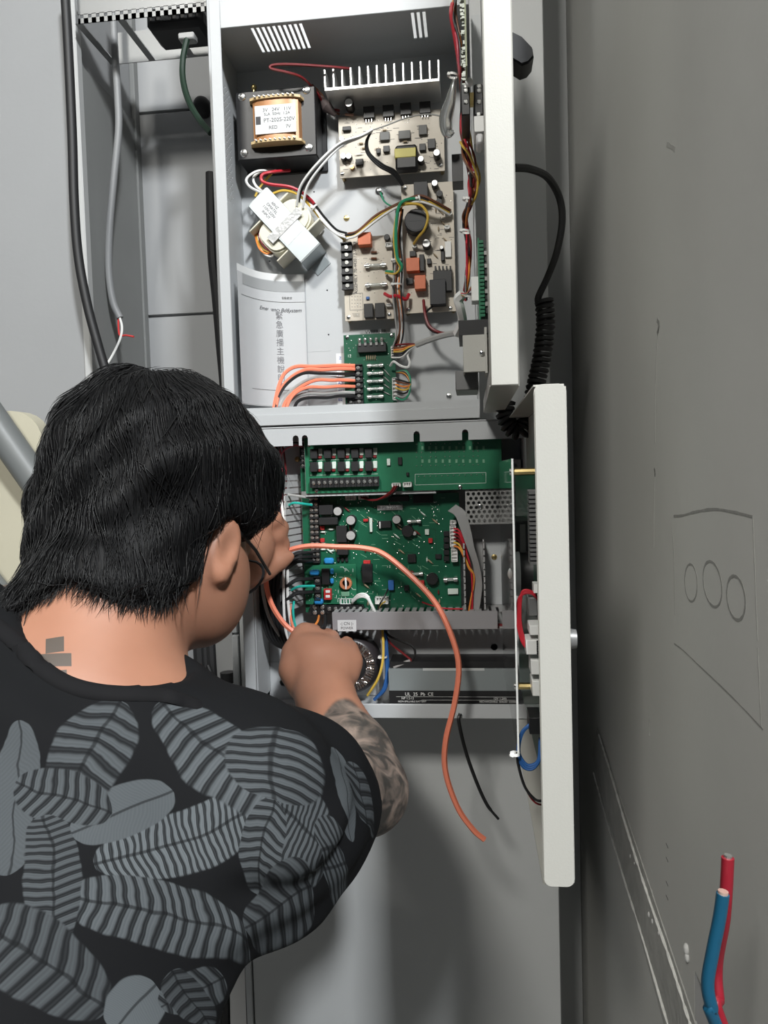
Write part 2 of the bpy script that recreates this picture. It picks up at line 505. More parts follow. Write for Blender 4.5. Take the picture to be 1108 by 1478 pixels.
def can(bd, u, v, r, h, m=None, top=None, name='capacitor'):
    p = at(u, v, bd.y - h); p.y = bd.y
    m = m or M_COMP
    o = piece(name, m, bd.t, ('can', r, h), lambda b: b.lathe([(r * .96, .0002), (r, -.001), (r, -h + .001), (r * .93, -h)], (0, 0, 0), 'Y', 16), p)
    def f(b):
        b.lathe([(r * .86, .0002), (r * .84, -.0004)], (0, 0, 0), 'Y', 16)
        b.box(-r * .7, r * .7, -.0006, -.0003, -r * .06, r * .06)
    piece('can_top', top or M_ALU, o, ('cantop', r), f, (p.x, bd.y - h, p.z))
    return o
def resist(bd, u0, v0, u1, v1, m, r=0.0011, name='resistor'):
    a, c = at(u0, v0, bd.y - .002), at(u1, v1, bd.y - .002)
    b = MB(); d = (c - a)
    b.cyl(a + d * .2, a + d * .8, r, 8)
    b.tube([a + Vector((0, .0022, 0)), a, a + d * .2], .0003, 4).tube([a + d * .8, c, c + Vector((0, .0022, 0))], .0003, 4)
    return b.build(name, m, bd.t)
def fuse(bd, u0, v0, u1, v1, r=0.0026):
    a, c = at(u0, v0, bd.y - .005), at(u1, v1, bd.y - .005)
    d = c - a
    o = MB().cyl(a + d * .2, a + d * .8, r * .9, 10).build('fuse', M_GLASS, bd.t)
    for t0, t1 in ((0, .26), (.74, 1)):
        b = MB(); b.cyl(a + d * t0, a + d * t1, r, 10)
        m = a + d * (t0 + t1) / 2
        b.box(m.x - .0022, m.x + .0022, bd.y - .007, bd.y, m.z - r * 1.25, m.z - r * .95)
        b.box(m.x - .0022, m.x + .0022, bd.y - .007, bd.y, m.z + r * .95, m.z + r * 1.25)
        b.build('fuse_clip', M_SOLDER, o)
    return o
def terminals(bd, u0, v0, u1, v1, n, vert, h=0.009, name='terminal_block', rows=1):
    """screw terminal strip: body with barriers, one screw per way as sub-parts"""
    Y = bd.y - h
    x0, x1, z0, z1 = rect(u0, v0, u1, v1, Y)
    b = MB(); b.box(x0, x1, bd.y - h * .6, bd.y, z0, z1)
    for i in range(n + 1):
        if vert:
            z = z0 + (z1 - z0) * i / n
            b.box(x0, x1, Y, bd.y - h * .6, z - .0007, z + .0007)
        else:
            x = x0 + (x1 - x0) * i / n
            b.box(x - .0007, x + .0007, Y, bd.y - h * .6, z0, z1)
    o = b.build(name, M_COMP, bd.t)
    pitch = ((z1 - z0) if vert else (x1 - x0)) / n
    r = round(min(pitch * .36, 0.0034), 5)
    def f(q):
        q.lathe([(r, .0005), (r, -.0008), (r * .8, -.0014)], (0, 0, 0), 'Y', 8)
        q.obox((0, -.0017, 0), (r * 1.7, .0006, r * .3), Matrix.Rotation(.7, 3, 'Y'))
    for i in range(n):
        for k in range(rows):
            if vert:
                p = (x0 + (x1 - x0) * (k + .5) / rows, bd.y - h * .6, z0 + pitch * (i + .5))
            else:
                p = (x0 + pitch * (i + .5), bd.y - h * .6, z0 + (z1 - z0) * (k + .5) / rows)
            piece('terminal_screw', M_SOLDER, o, ('tscrew', r), f, p)
    return o
def plug(bd, u0, v0, u1, v1, h=0.008, m=None, name='connector', n=4):
    Y = bd.y - h
    x0, x1, z0, z1 = rect(u0, v0, u1, v1, Y)
    b = MB(); w_ = .0008
    b.box(x0, x1, Y + h * .5, bd.y, z0, z1)
    b.box(x0, x0 + w_, Y, Y + h * .5, z0, z1).box(x1 - w_, x1, Y, Y + h * .5, z0, z1)
    b.box(x0, x1, Y, Y + h * .5, z0, z0 + w_).box(x0, x1, Y, Y + h * .5, z1 - w_, z1)
    for i in range(n):
        if (x1 - x0) > (z1 - z0):
            x = x0 + (x1 - x0) * (i + .5) / n
            b.box(x - .0006, x + .0006, Y + .0008, Y + h * .5, z0, z1)
        else:
            z = z0 + (z1 - z0) * (i + .5) / n
            b.box(x0, x1, Y + .0008, Y + h * .5, z - .0006, z + .0006)
    return b.build(name, m or M_WHITE, bd.t)
def dots(bd, pts, r=0.0008, name='solder_joints', m=None, h=0.0006):
    b = MB()
    for u, v in pts:
        p = at(u, v, bd.y)
        b.lathe([(r, .0002), (r * .8, -h * .6), (r * .3, -h)], (p.x, bd.y, p.z), 'Y', 6)
    return tag(b.build(name, m or M_SOLDER, bd.t), kind='stuff')
def printed(bd, segs, m=None, wd=0.0005, name='printed_lines'):
    b = MB()
    for u0, v0, u1, v1 in segs:
        a, c = at(u0, v0, bd.y), at(u1, v1, bd.y)
        d = (c - a); s = d.cross(Vector((0, 1, 0))).normalized() * wd / 2
        y = Vector((0, -.00012, 0)); y2 = Vector((0, .0001, 0))
        b.add([a - s + y2, c - s + y2, c + s + y2, a + s + y2, a - s + y, c - s + y, c + s + y, a + s + y],
              [(0, 1, 2, 3), (4, 5, 6, 7), (0, 1, 5, 4), (1, 2, 6, 5), (2, 3, 7, 6), (3, 0, 4, 7)])
    return tag(b.build(name, m or M_PRINT, bd.t), kind='stuff')
def smd(bd, rects, m, h=0.0014, name='small_components'):
    b = MB()
    for u0, v0, u1, v1 in rects:
        x0, x1, z0, z1 = rect(u0, v0, u1, v1, bd.y)
        b.box(x0, x1, bd.y - h, bd.y + .0001, z0, z1, .0002)
    return tag(b.build(name, m, bd.t), kind='stuff')

# ================================================================ upper enclosure: contents
YUB = YB - 0.004          # face of its back panel
# ---- big mains transformer
Yt = 1.092
x0, x1, z0, z1 = rect(341, 128, 456, 228, Yt)
tr = thing('mains_transformer', 'large black mains transformer with copper winding and white label', 'transformer', ((x0 + x1) / 2, 1.12, z0))
MB().box(x0, x1, Yt, YUB, z0, z1, .0015).build('lamination_core', mat('lamination_black', (0.010, 0.010, 0.011), 0.42, noise=.2, nscale=40), tr)
MB().box(x0 - .001, x1 + .006, YUB - .004, YUB + .0003, z0 - .004, z1 + .002, .0008).build('mounting_bracket', M_BLACK, tr)
cx0, cx1, cz0, cz1 = rect(362, 141, 433, 204, Yt - .012)
def coilshape(xa, xb, za, zb, ya, yb, k=8):
    b = MB(); prof = []
    for i in range(k + 1):      # rounded front in plan
        t = math.pi * i / k
        prof.append((xa + (xb - xa) * (0.5 - 0.5 * math.cos(t)), ya + (yb - ya) * (1 - math.sin(t) ** .45)))
    n = len(prof)
    vs = [(x, y, za) for x, y in prof] + [(x, y, zb) for x, y in prof]
    b.add(vs, [(i, i + 1, n + i + 1, n + i) for i in range(n - 1)] + [tuple(range(n)), tuple(range(n, 2 * n)), (0, n, 2 * n - 1, n - 1)])
    return b
wind = coilshape(cx0, cx1, cz0, cz1, Yt - .015, Yt + .0005).build('copper_winding', M_COPPER, tr)
for zz in (cz0, cz1):
    fl = coilshape(cx0 - .004, cx1 + .004, zz - .0018, zz + .0018, Yt - .018, Yt + .0005).build('bobbin_flange', M_TAN, tr)
    for i in range(9):
        x = cx0 + .008 + (cx1 - cx0 - .016) * i / 8
        piece('pin', M_WHITE, fl, 'bpin', lambda b: b.obox((0, 0, 0), (.0035, .004, .0012), Matrix.Rotation(.5, 3, 'Y')), (x, Yt - .0175, zz + .001))
lx0, lx1, lz0, lz1 = rect(368, 151, 427, 192, Yt - .016)
lab = MB().box(lx0, lx1, Yt - .0162, Yt - .0150, lz0, lz1).build('paper_label', M_PAPERW, tr)
lc, lh = (lx0 + lx1) / 2, lz1 - lz0
for body, fz, fx, sz in (('3V   24V   11V', .83, .04, .0068), ('5LA  50Hz  1.2A', .68, .04, .0055), ('PT-2025-220V', .46, .09, .0076), ('RED      7V', .20, .10, .0068)):
    text(body, M_INK, lab, (lc + fx * (lx1 - lx0), Yt - .0163, lz0 + lh * fz), sz)
MB().box(lx0 + .001, lx0 + .008, Yt - .0164, Yt - .0161, lz0 + .013, lz0 + .024).build('bar_code', M_INK, lab)
for u, v in ((349, 140), (442, 130), (352, 221), (446, 213)):
    screw(tr, at(u, v, Yt), .0058, M_CHROME)
p = at(366, 119, 1.11)
b = MB(); b.cyl((p.x, p.y, z1 - .001), (p.x, p.y, z1 + .009), .0025, 10); b.ball((p.x, p.y, z1 + .013), .0045, .0045, .005, 10, 6)
b.build('brass_terminal', M_BRASS, tr)
# ---- small silver transformer, turned about 45 degrees
c = at(411, 326, 1.105)
av = (at(437, 379, 1.105) - at(360, 297, 1.105)); av.y = 0; av.normalize()
bv = Vector((0, 1, 0)).cross(av)
FR = Matrix((av, Vector((0, 1, 0)), bv)).transposed()      # local x along the bracket, z across it
st = thing('chassis_transformer', 'small silver bracket transformer with cream coil set at a slant', 'transformer', (c.x, YUB, c.z - .05))
def tfm(b, k=0): return b.xform(k, Matrix.Translation((c.x, 0, c.z)) @ FR.to_4x4())
L, Wd, Yt2 = .1115, .0385, 1.098
def sbuild(b, n, m, par=None): return tfm(b).build(n, m, par or st)
sbuild(MB().box(-L / 2, L / 2, Yt2, Yt2 + .0015, -Wd / 2, Wd / 2, .0005), 'bracket_top', M_ZINC)
for sgn in (-1, 1):
    sbuild(MB().box(sgn * L / 2 - .0008, sgn * L / 2 + .0008, Yt2 + .001, YUB, -Wd / 2, Wd / 2), 'bracket_leg', M_ZINC)
    sbuild(MB().box(sgn * L / 2, sgn * (L / 2 + .017), YUB - .0014, YUB + .0002, -Wd / 2 + .006, Wd / 2 - .006, .0004), 'mounting_tab', M_ZINC)
sbuild(MB().box(-.034, .030, Yt2 + .0015, YUB - .003, -.013, .013, .001), 'core', mat('core_steel', (.20, .20, .20), .4, .6))
def superell(rx, rz, ya, yb, n=28, ex=.62):
    poly = []
    for i in range(n):
        t = 2 * math.pi * i / n
        poly.append((rx * abs(math.cos(t)) ** ex * (1 if math.cos(t) > 0 else -1), rz * abs(math.sin(t)) ** ex * (1 if math.sin(t) > 0 else -1)))
    b = MB(); b.prism([(x * .9, z * .94) for x, z in poly], ya, ya + .004); b.prism(poly, ya + .0038, yb)
    return b
sbuild(superell(.026, .040, Yt2 + .004, YUB - .006), 'coil', M_CREAM)
sb = sbuild(MB().box(-.031, -.028, Yt2 + .003, YUB - .004, -.043, .043, .001), 'bobbin_flange', M_CREAM)
sbuild(MB().box(.028, .031, Yt2 + .003, YUB - .004, -.043, .043, .001), 'bobbin_flange', M_CREAM)
slab = sbuild(MB().box(-.046, .026, Yt2 - .0003, Yt2 + .0001, -.0165, .0165), 'paper_label', M_PAPERW)
for i, (body, dz) in enumerate((('INPUT', .009), ('110V-220V', .003), ('DMATEL', -.003), ('60HZ', -.009))):
    q = Vector((c.x, 0, c.z)) + FR @ Vector((-.028, Yt2 - .0004, dz))
    ang = math.atan2(av.z, av.x)
    o = text(body, M_INK, slab, q, .0055)
    o.rotation_euler = (Matrix.Rotation(-ang, 4, 'Y') @ Matrix.Rotation(math.pi / 2, 4, 'X')).to_euler()
tape = sbuild(MB().box(-.004, .009, Yt2 - .0012, Yt2 - .0002, -.030, .030, .0003), 'clear_tape', mat('clear_tape', (.55, .55, .54), .15, 0, noise=.2, nscale=150, bump=1.0, bscale=120))
screw(st, at(457, 373, YUB - .0015), .0042)
# ---- finned heat sink over the amplifier board
hs = thing('heat_sink', 'silver finned aluminium heat sink above the amplifier board', 'heat sink', (at(552, 120, 1.10).x, 1.12, at(552, 124, 1.085).z))
hx0, hx1 = at(468, 122, 1.085).x, at(634, 115, 1.085).x
hz0 = at(552, 124, 1.085).z; hz1 = at(552, 93, 1.085).z
MB().box(hx0, hx1, 1.085, YUB + .0003, hz0, hz0 + .004, .0004).build('heat_sink_base', M_ALU, hs)
for i in range(14):
    x = hx0 + .0009 + (hx1 - hx0 - .0018) * i / 13
    piece('fin', M_ALU, hs, 'hsfin', lambda b: b.box(-.0012, .0012, 0, .056, 0, hz1 - hz0 - .0035, .0003), (x, 1.085, hz0 + .0035))
# ---- amplifier board
A = Board('circuit_board', 'beige amplifier board under the heat sink with yellow-banded coil', 489, 163, 641, 252, 1.128, M_PCBB, screws=((494, 251), (636, 239)), back=YUB)
coil = chip(A, 570, 208, 602, 244, .018, M_COMP, 'inverter_coil', .003)
x0, x1, z0, z1 = rect(569, 213, 600, 227, A.y - .019)
MB().box(x0, x1, A.y - .0187, A.y - .004, z0, z1, .001).build('yellow_tape', M_YELLOWT, coil)
for i, (u, v) in enumerate(((532, 161), (560, 159), (585, 156), (613, 154))):
    q = chip(A, u - 8, v - 8, u + 8, v + 9, .006, M_COMP, 'power_transistor')
    p = at(u, v + 9, A.y - .003)
    b = MB()
    for k in (-1, 0, 1): b.box(p.x + k * .004 - .0005, p.x + k * .004 + .0005, A.y - .0035, A.y - .0028, p.z - .006, p.z)
    b.build('leads', M_SOLDER, q)
for u, v, r, h in ((503, 148, .0065, .020), (493, 200, .004, .010), (495, 225, .0045, .010), (503, 225, .0045, .010), (607, 229, .0045, .014), (630, 220, .0052, .017)):
    can(A, u, v, r, h)
for q in ((494, 182, 506, 188), (513, 229, 524, 238), (553, 210, 562, 219), (543, 214, 549, 221), (617, 200, 628, 214), (605, 207, 614, 217), (575, 188, 592, 200), (548, 190, 562, 202), (604, 180, 616, 194)):
    chip(A, *q, .005, M_COMP if q[0] not in (575, 548, 604) else mat('component_grey', (.10, .10, .095), .5))
resist(A, 494, 165, 514, 166, mat('resistor_pink', (.55, .30, .22), .5), .0018)
for k in range(8):
    u, v = random.uniform(512, 630), random.uniform(178, 245)
    resist(A, u, v, u + random.choice((9, 10)), v - .5, mat('resistor_tan', (.36, .28, .18), .5), .0011)
can(A, 508, 241, .0035, .004, mat('trimmer_orange', (.55, .28, .10), .5), M_BRASS, 'trimmer')
resist(A, 512, 223, 524, 222, M_WHITE, .0008)
dots(A, [(random.uniform(492, 638), random.uniform(172, 246)) for _ in range(70)], .0009)
printed(A, [(u, v, u + random.uniform(4, 9), v - .4) for u, v in [(random.uniform(493, 628), random.uniform(176, 247)) for _ in range(45)]], M_INK, .0006)
# ---- fuse board
B = Board('circuit_board', 'beige fuse board with a black six-way terminal strip beside it', 496, 341, 567, 462, 1.128, M_PCBB, screws=((499, 346), (503, 458), (562, 454)), back=YUB)
terminals(B, 492, 350, 508, 417, 6, True, .010)
chip(B, 516, 335, 535, 353, .016, M_RELAY, 'relay', .0006)
fuse(B, 526, 384, 557, 382); fuse(B, 527, 412, 558, 410)
chip(B, 525, 438, 538, 458, .011, M_COMP, 'rocker_switch'); chip(B, 541, 437, 555, 458, .011, M_COMP, 'rocker_switch')
for u, v in ((540, 364), (540, 373)): resist(B, u - 7, v, u + 6, v, W_BRN, .0016)
can(B, 558, 342, .0045, .008, M_COMP, M_COMP)
plug(B, 556, 350, 566, 356, .007, M_WHITE, n=2); plug(B, 556, 396, 560, 399, .006, M_WHITE, n=1); plug(B, 557, 438, 566, 442, .006, M_WHITE, n=2)
chip(B, 528, 428, 533, 432, .003, W_BLU, 'capacitor')
printed(B, [(504, 424, 523, 423), (523, 423, 524, 447), (524, 447, 505, 448), (505, 448, 504, 424)] + [(507 + i * 4, 428 + j * 5, 509 + i * 4, 428 + j * 5) for i in range(4) for j in range(4)]
        + [(524, 361 + i * 6, 530, 361 + i * 6) for i in range(3)] + [(508 + i, 453 + (i % 3) * 2, 519, 453 + (i % 3) * 2) for i in range(3)], M_INK, .0005)
text('ASSEMBLY 70-4420 / 7-WIRE', M_INK, B.t, (at(513, 386, B.y).x, B.y - .0003, at(513, 386, B.y).z), .0062, (math.pi / 2, -math.pi / 2, 0))
dots(B, [(random.uniform(512, 562), random.uniform(344, 456)) for _ in range(40)], .0008)
# ---- power board
P = Board('circuit_board', 'beige power board with two orange relays and black comb heat sink', 581, 264, 656, 451, 1.126, M_PCBB, screws=((589, 447), (650, 445), (585, 271)), back=YUB)
chip(P, 597, 262, 617, 286, .020, mat('component_slate', (.02, .021, .025), .5), 'filter_block')
for u, v, r in ((627, 264, .0048), (634, 279, .0048), (633, 291, .0046)):
    can(P, u, v, r, .013, M_COMP, M_ALU if v < 270 else M_COMP)
can(P, 600, 318, .0165, .022, mat('component_slate', (.02, .021, .025), .5), mat('component_slate', (.02, .021, .025), .5), 'large_capacitor')
can(P, 615, 351, .0062, .014); can(P, 637, 357, .0028, .010)
chip(P, 586, 372, 605, 391, .015, M_RELAY, 'relay'); chip(P, 598, 397, 614, 417, .015, M_RELAY, 'relay')
chip(P, 605, 367, 612, 391, .010); chip(P, 642, 348, 651, 371, .004, M_WHITE, 'sticker')
chip(P, 616, 373, 622, 381, .006); chip(P, 636, 358, 641, 376, .006); chip(P, 591, 362, 600, 370, .006); chip(P, 586, 401, 596, 410, .008)
hb = chip(P, 625, 390, 652, 420, .012, M_COMP, 'comb_heat_sink')
for i in range(5):
    u = 627 + 5.4 * i
    x0, x1, z0, z1 = rect(u, 384, u + 2.4, 391, P.y - .011)
    MB().box(x0, x1, P.y - .012, P.y - .001, z0, z1).build('fin', M_COMP, hb)
chip(P, 620, 403, 643, 439, .018, mat('component_slate', (.02, .021, .025), .5), 'relay_module')
for k in range(10):
    u, v = random.uniform(622, 648), random.uniform(298, 380)
    resist(P, u, v, u + random.choice((0, 7)), v + 7, mat('resistor_tan', (.36, .28, .18), .5), .0010)
printed(P, [(u, v, u + random.uniform(3, 8), v) for u, v in [(random.uniform(620, 648), random.uniform(296, 440)) for _ in range(40)]], M_INK, .0006)
dots(P, [(random.uniform(584, 653), random.uniform(268, 446)) for _ in range(60)], .0008)
plug(P, 595, 352, 601, 357, .008, n=2); plug(P, 642, 305, 652, 310, .008, n=3); plug(P, 641, 325, 649, 330, .006, n=2)
# ---- green terminal board
G = Board('circuit_board', 'small green terminal board with glass fuses at foot of upper enclosure', 497, 482, 571, 585, 1.128, M_PCBG, screws=((501, 487), (565, 484)), back=YUB)
terminals(G, 511, 526, 523, 583, 7, True, .009)
terminals(G, 500, 569, 511, 583, 2, True, .009)
for i in range(5): fuse(G, 530, 528 + 11.2 * i, 553, 527 + 11.2 * i, .0022)
hd = chip(G, 516, 495, 557, 508, .008, M_COMP, 'pin_header')
for i in range(5):
    p = at(519 + 8 * i, 493 - .3 * i, G.y - .009)
    piece('lead', M_SOLDER, hd, 'hdlead', lambda b: (b.box(-.0016, .0016, -.001, .009, -.006, .004), b.ball((0, -.002, .002), .0026, .0026, .003, 8, 6)), p)
for i in range(5):
    u = 529 + 3 * i
    resist(G, u, 512, u, 520, mat('resistor_tan', (.36, .28, .18), .5), .0009)
plug(G, 564, 499, 571, 517, .010, n=5); plug(G, 566, 545, 573, 577, .010, n=6)
for i in range(4): resist(G, 553, 532 + 11 * i, 563, 543 + 9 * i, W_GRY, .0008, 'jumper')
dots(G, [(random.uniform(500, 560), random.uniform(484, 580)) for _ in range(50)], .0008)
text('12', M_PRINT, G.t, (at(504, 514, G.y).x, G.y - .0003, at(504, 514, G.y).z), .006)
# ---- label strips on the back panel
def sheet(name, label, u0, v0, u1, v1, Y, m, cat='label', t=.0003):
    x0, x1, z0, z1 = rect(u0, v0, u1, v1, Y)
    return tag(MB().box(x0, x1, Y - t, Y + .0002, z0, z1).build(name, m), label, cat)
s1 = sheet('label_strip', 'white label strip with blue numbers left of the small green board', 486, 510, 497, 585, YUB, M_PAPERW)
for i in range(6):
    p = at(491, 517 + 12 * i, YUB - .0005)
    text(['Z', 'SP', 'A1', 'A2', 'B1', 'B2'][i], mat('blue_ink', (.08, .12, .4), .7), s1, p, .006)
s2 = sheet('label_strip', 'white printed label strip above the small green terminal board', 524, 470, 561, 482, YUB, M_PAPER)
p = at(542, 479, YUB - .0005); text('VVFFRFFR', M_INK, s2, p, .0075)
# ---- embossed blank on the back panel, screws and holes
b = MB()
x0, x1, z0, z1 = rect(437, 507, 478, 588, YUB)
for bx in ((x0, x1, z1 - .0006, z1), (x1 - .0006, x1, z0, z1), (x0, x0 + .0006, z0, z1)):
    b.box(bx[0], bx[1], YUB - .0003, YUB + .0001, bx[2], bx[3])
b.build('knockout_outline', M_BOX, up)
for u, v in ((500, 315), (648, 572)): screw(up, at(u, v, YUB), .0045, M_BRASS if v < 400 else M_CHROME)
b = MB()
for u, v in ((472, 419), (474, 483), (453, 277), (389, 377), (401, 376), (406, 376)):
    p = at(u, v, YUB); b.cyl((p.x, YUB - .002, p.z), (p.x, YB + .001, p.z), .0013, 8)
drill(up_back, b)
b = MB()       # perforated left wall
for i in range(34):
    for j in range(4):
        z = at(335, 122 + i * 5.0, 1.08).z
        y = YF + .030 + j * .012 + (.006 if i % 2 else 0)
        b.cyl((UX0 - .002, y, z), (UX0 + .004, y, z), .0016, 6)
drill(up_side, b)
# ---- instruction sheet curling from the side wall onto the back panel
b = MB(); b2 = MB()
pv = at(334, 384, 1.07); zt = at(432, 397, YUB).z; zb = at(436, 587, YUB).z
ptop = [(UIX0 + .0002, 1.062), (UIX0 + .006, 1.085), (UIX0 + .016, 1.110), (UIX0 + .032, 1.128), (UIX0 + .052, 1.138), (UIX0 + .078, 1.1425), (at(433, 480, YUB).x, 1.1445)]
sp = spline([(x, y, 0) for x, y in ptop], 5)
n = len(sp)
def paper_strip(i0, i1, za, zb_, off, name, m, par):
    q = MB()
    seg = sp[i0:i1 + 1]
    nn = len(seg)
    vs = [(s.x + off * .7, s.y - off, za) for s in seg] + [(s.x + off * .7, s.y - off, zb_) for s in seg]
    vs += [(s.x + off * .7, s.y - off + .0003, za) for s in seg] + [(s.x + off * .7, s.y - off + .0003, zb_) for s in seg]
    fs = []
    for i in range(nn - 1):
        fs += [(i, i + 1, nn + i + 1, nn + i), (2 * nn + i, 2 * nn + i + 1, 3 * nn + i + 1, 3 * nn + i),
               (i, i + 1, 2 * nn + i + 1, 2 * nn + i), (nn + i, nn + i + 1, 3 * nn + i + 1, 3 * nn + i)]
    fs += [(0, nn, 3 * nn, 2 * nn), (nn - 1, 2 * nn - 1, 4 * nn - 1, 3 * nn - 1)]
    return q.add(vs, fs).build(name, m, par)
doc = tag(paper_strip(0, n - 1, zb, zt, .0004, 'instruction_sheet', M_PAPERW, None), 'printed instruction sheet in Chinese curling out from the upper enclosure side wall', 'paper')
WL[doc.name] = doc.location.copy()
paper_strip(0, n - 3, zb + .001, zt - .010, .0008, 'printed_area', M_PAPER, doc)
hh = zt - zb
paper_strip(3, n - 3, zt - .026, zt - .011, .0011, 'header_band', mat('print_grey', (.33, .34, .345), .7), doc)
paper_strip(2, n - 3, zt - .0415, zt - .0409, .0011, 'rule', M_GRAPH, doc)
paper_strip(6, n - 4, zb + .024, zb + .0245, .0011, 'rule', M_GRAPH, doc)
paper_strip(n - 4, n - 3, zb + .108, zb + .118, .0011, 'side_mark', M_INK, doc)
paper_strip(n - 4, n - 3, zb + .062, zb + .094, .0011, 'side_mark', M_GRAPH, doc)
def on_paper(dx, off=.0014):
    i = min(range(1, n - 1), key=lambda k: abs(sp[k].x - (UIX0 + dx)))
    t_ = (sp[i + 1] - sp[i - 1]).normalized(); th = math.atan2(t_.y, t_.x)
    return UIX0 + dx + off * math.sin(th), sp[i].y + (UIX0 + dx - sp[i].x) * math.tan(th) - off * math.cos(th), th
for i, ch in enumerate('緊急廣播主機說明書'):
    pz = at(368, 458, 1.13).z + (at(372, 560, 1.13).z - at(368, 458, 1.13).z) * i / 8
    x_, y_, th = on_paper(.0405)
    text(ch, mat('grey_ink', (.20, .20, .21), .7), doc, (x_, y_, pz), .0120, (math.pi / 2, 0, th))
for body, dx0, dx1 in (('Emer', .016, .027), ('gency', .028, .041), ('Bdc.', .045, .053), ('System', .054, .070)):
    x_, y_, th = on_paper((dx0 + dx1) / 2)
    text(body, M_INK, doc, (x_, y_, zt - .0525 - .03 * (dx0 - .016)), .0078, (math.pi / 2, 0, th), shear=.35)
x_, y_, th = on_paper(.052)
text('緊急廣播系統使用說明', M_GRAPH, doc, (x_, y_, zt - .0355), .0042, (math.pi / 2, 0, th))
# ================================================================ lower enclosure: contents
# ---- relay board on its raised tray
R = Board('circuit_board', 'wide green relay board across the top of the lower enclosure', 440, 627, 724, 709, 1.052, M_PCBL, screws=((457, 708), (664, 703), (446, 642)))
MB().box(R.x0 - .001, R.x1 - .09, R.y + .003, R.y + .0045, R.z0 - .004, R.z1).build('support_tray', M_BOX, R.t)
for x in (R.x0 + .008, R.x0 + .09, R.x1 - .012):
    for z in (R.z0 + .004, R.z1 - .006):
        MB().cyl((x, R.y + .001, z), (x, LYB + .0005, z), .003, 6).build('standoff', M_BRASS, R.t)
for i in range(5):
    for j in range(2):
        u = 447 + 19.8 * i; v = 648 + 19 * j - .3 * i
        chip(R, u, v, u + 10.5, v + 14, .008, M_COMP, 'relay')
        q = chip(R, u + 12, v - .5, u + 18, v + 10, .0012, M_PRINT, 'resistor_pack')
        chip(R, u + 12, v + 10.5, u + 17, v + 14, .0025, W_DRED, 'diode')
terminals(R, 447.5, 689, 546, 703, 12, False, .010)
chip(R, 498, 630, 509, 637, .004); chip(R, 518, 631, 526, 635, .003); chip(R, 531, 631, 539, 635, .003); chip(R, 550, 630, 561, 635, .003)
chip(R, 470, 631, 477, 637, .004, M_WHITE, 'connector'); chip(R, 479, 631, 487, 637, .005, M_SOLDER, 'crystal')
plug(R, 565, 697, 578, 703, .008, n=4); plug(R, 581, 696, 594, 703, .008, n=4)
chip(R, 574, 660, 580, 671, .003); chip(R, 558, 662, 563, 672, .003, M_PRINT, 'resistor_pack'); chip(R, 586, 682, 590, 687, .003)
pt = []
for v in (641, 653, 660, 672.5):
    for i in range(10): pt.append((601 + i * 10.2 - (3 if i % 2 else 0), v - .02 * i * 10))
for i in range(12): pt.append((604 + i * 8.4, 688 - i * .28))
dots(R, pt, .0011, h=.0012)
printed(R, [(599, 684.5, 701, 682), (701, 682, 701, 697), (701, 697, 599, 700), (599, 700, 599, 684.5), (446, 664.5, 544, 662), (447, 686, 545, 684)], None, .0005)
b = MB()
for i in range(10):
    for v in (646, 665):
        b.box(*[*rect(608 + i * 9.8, v - 2, 611 + i * 9.8, v + 3, R.y)[:2], R.y - .0004, R.y + .0001, *rect(608 + i * 9.8, v - 2, 611 + i * 9.8, v + 3, R.y)[2:]])
tag(b.build('printed_marks', mat('dim_print', (.16, .34, .22), .6), R.t), kind='stuff')
# ---- board edge peeping out behind it
Q = Board('circuit_board', 'narrow dark green board with screw terminals behind the relay board', 433, 636, 470, 709, 1.072, M_PCBG)
terminals(Q, 432.5, 634, 439.5, 675, 6, True, .008)
for z in (Q.z0 + .005, Q.z1 - .005):
    MB().cyl((Q.x1 - .01, Q.y + .001, z), (Q.x1 - .01, LYB + .0005, z), .003, 6).build('standoff', M_BRASS, Q.t)
# ---- main board
Mn = Board('circuit_board', 'large green main board crowded with capacitors relays and terminals', 438, 714, 664, 883, 1.080, M_PCBG, back=LYB)
terminals(Mn, 446.5, 716, 459.5, 812, 12, True, .010, rows=2)
terminals(Mn, 453, 834, 462, 867, 3, True, .010, rows=1)
terminals(Mn, 470, 874, 524, 885, 6, False, .010)
terminals(Mn, 448, 873, 470, 889, 2, False, .011, rows=2)
for q in ((460, 729, 480, 743), (460, 747, 487, 757.5), (485, 759, 500, 783), (486, 788, 502, 801)):
    chip(Mn, *q, .011, M_COMP, 'relay')
for u, v, r in ((487, 738, .0068), (506, 751, .0073), (506, 773, .0073), (572, 750, .0066)): can(Mn, u, v, r, .013)
chip(Mn, 522, 814, 537, 841, .007, M_COMP); chip(Mn, 524, 809, 534, 814, .005, M_REDC, 'led_block')
for u, v in ((588, 767), (623.5, 836)): can(Mn, u, v, .0085, .008, M_COMP, M_COMP, 'inductor')
can(Mn, 598, 770, .003, .006, M_SOLDER); chip(Mn, 545, 752, 564, 762, .006); chip(Mn, 547, 753, 549, 763, .0065, M_WHITE, 'marker')
fuse(Mn, 588, 753, 607, 752, .0022); fuse(Mn, 591, 829, 610, 828, .0022); fuse(Mn, 640, 837, 660, 836, .0026)
for i in range(5): chip(Mn, 640, 767 + 9 * i, 648, 774 + 9 * i, .006, M_COMP, 'terminal')
plug(Mn, 649, 751, 658, 757, .010, n=2); plug(Mn, 649, 758, 658, 790, .010, n=6); plug(Mn, 651, 791, 660, 811, .010, n=4)
plug(Mn, 498, 715, 513, 722, .009, n=4); plug(Mn, 517, 714, 531, 721, .009, n=4)
plug(Mn, 541, 862, 560, 872, .009, n=5); plug(Mn, 490, 864, 510, 872, .007, n=5)
lb = chip(Mn, 544, 729, 581, 736.5, .001, M_PAPER, 'paper_label')
p = at(562, 732.7, Mn.y - .0012); text('PB-2205', M_INK, lb, p, .0062)
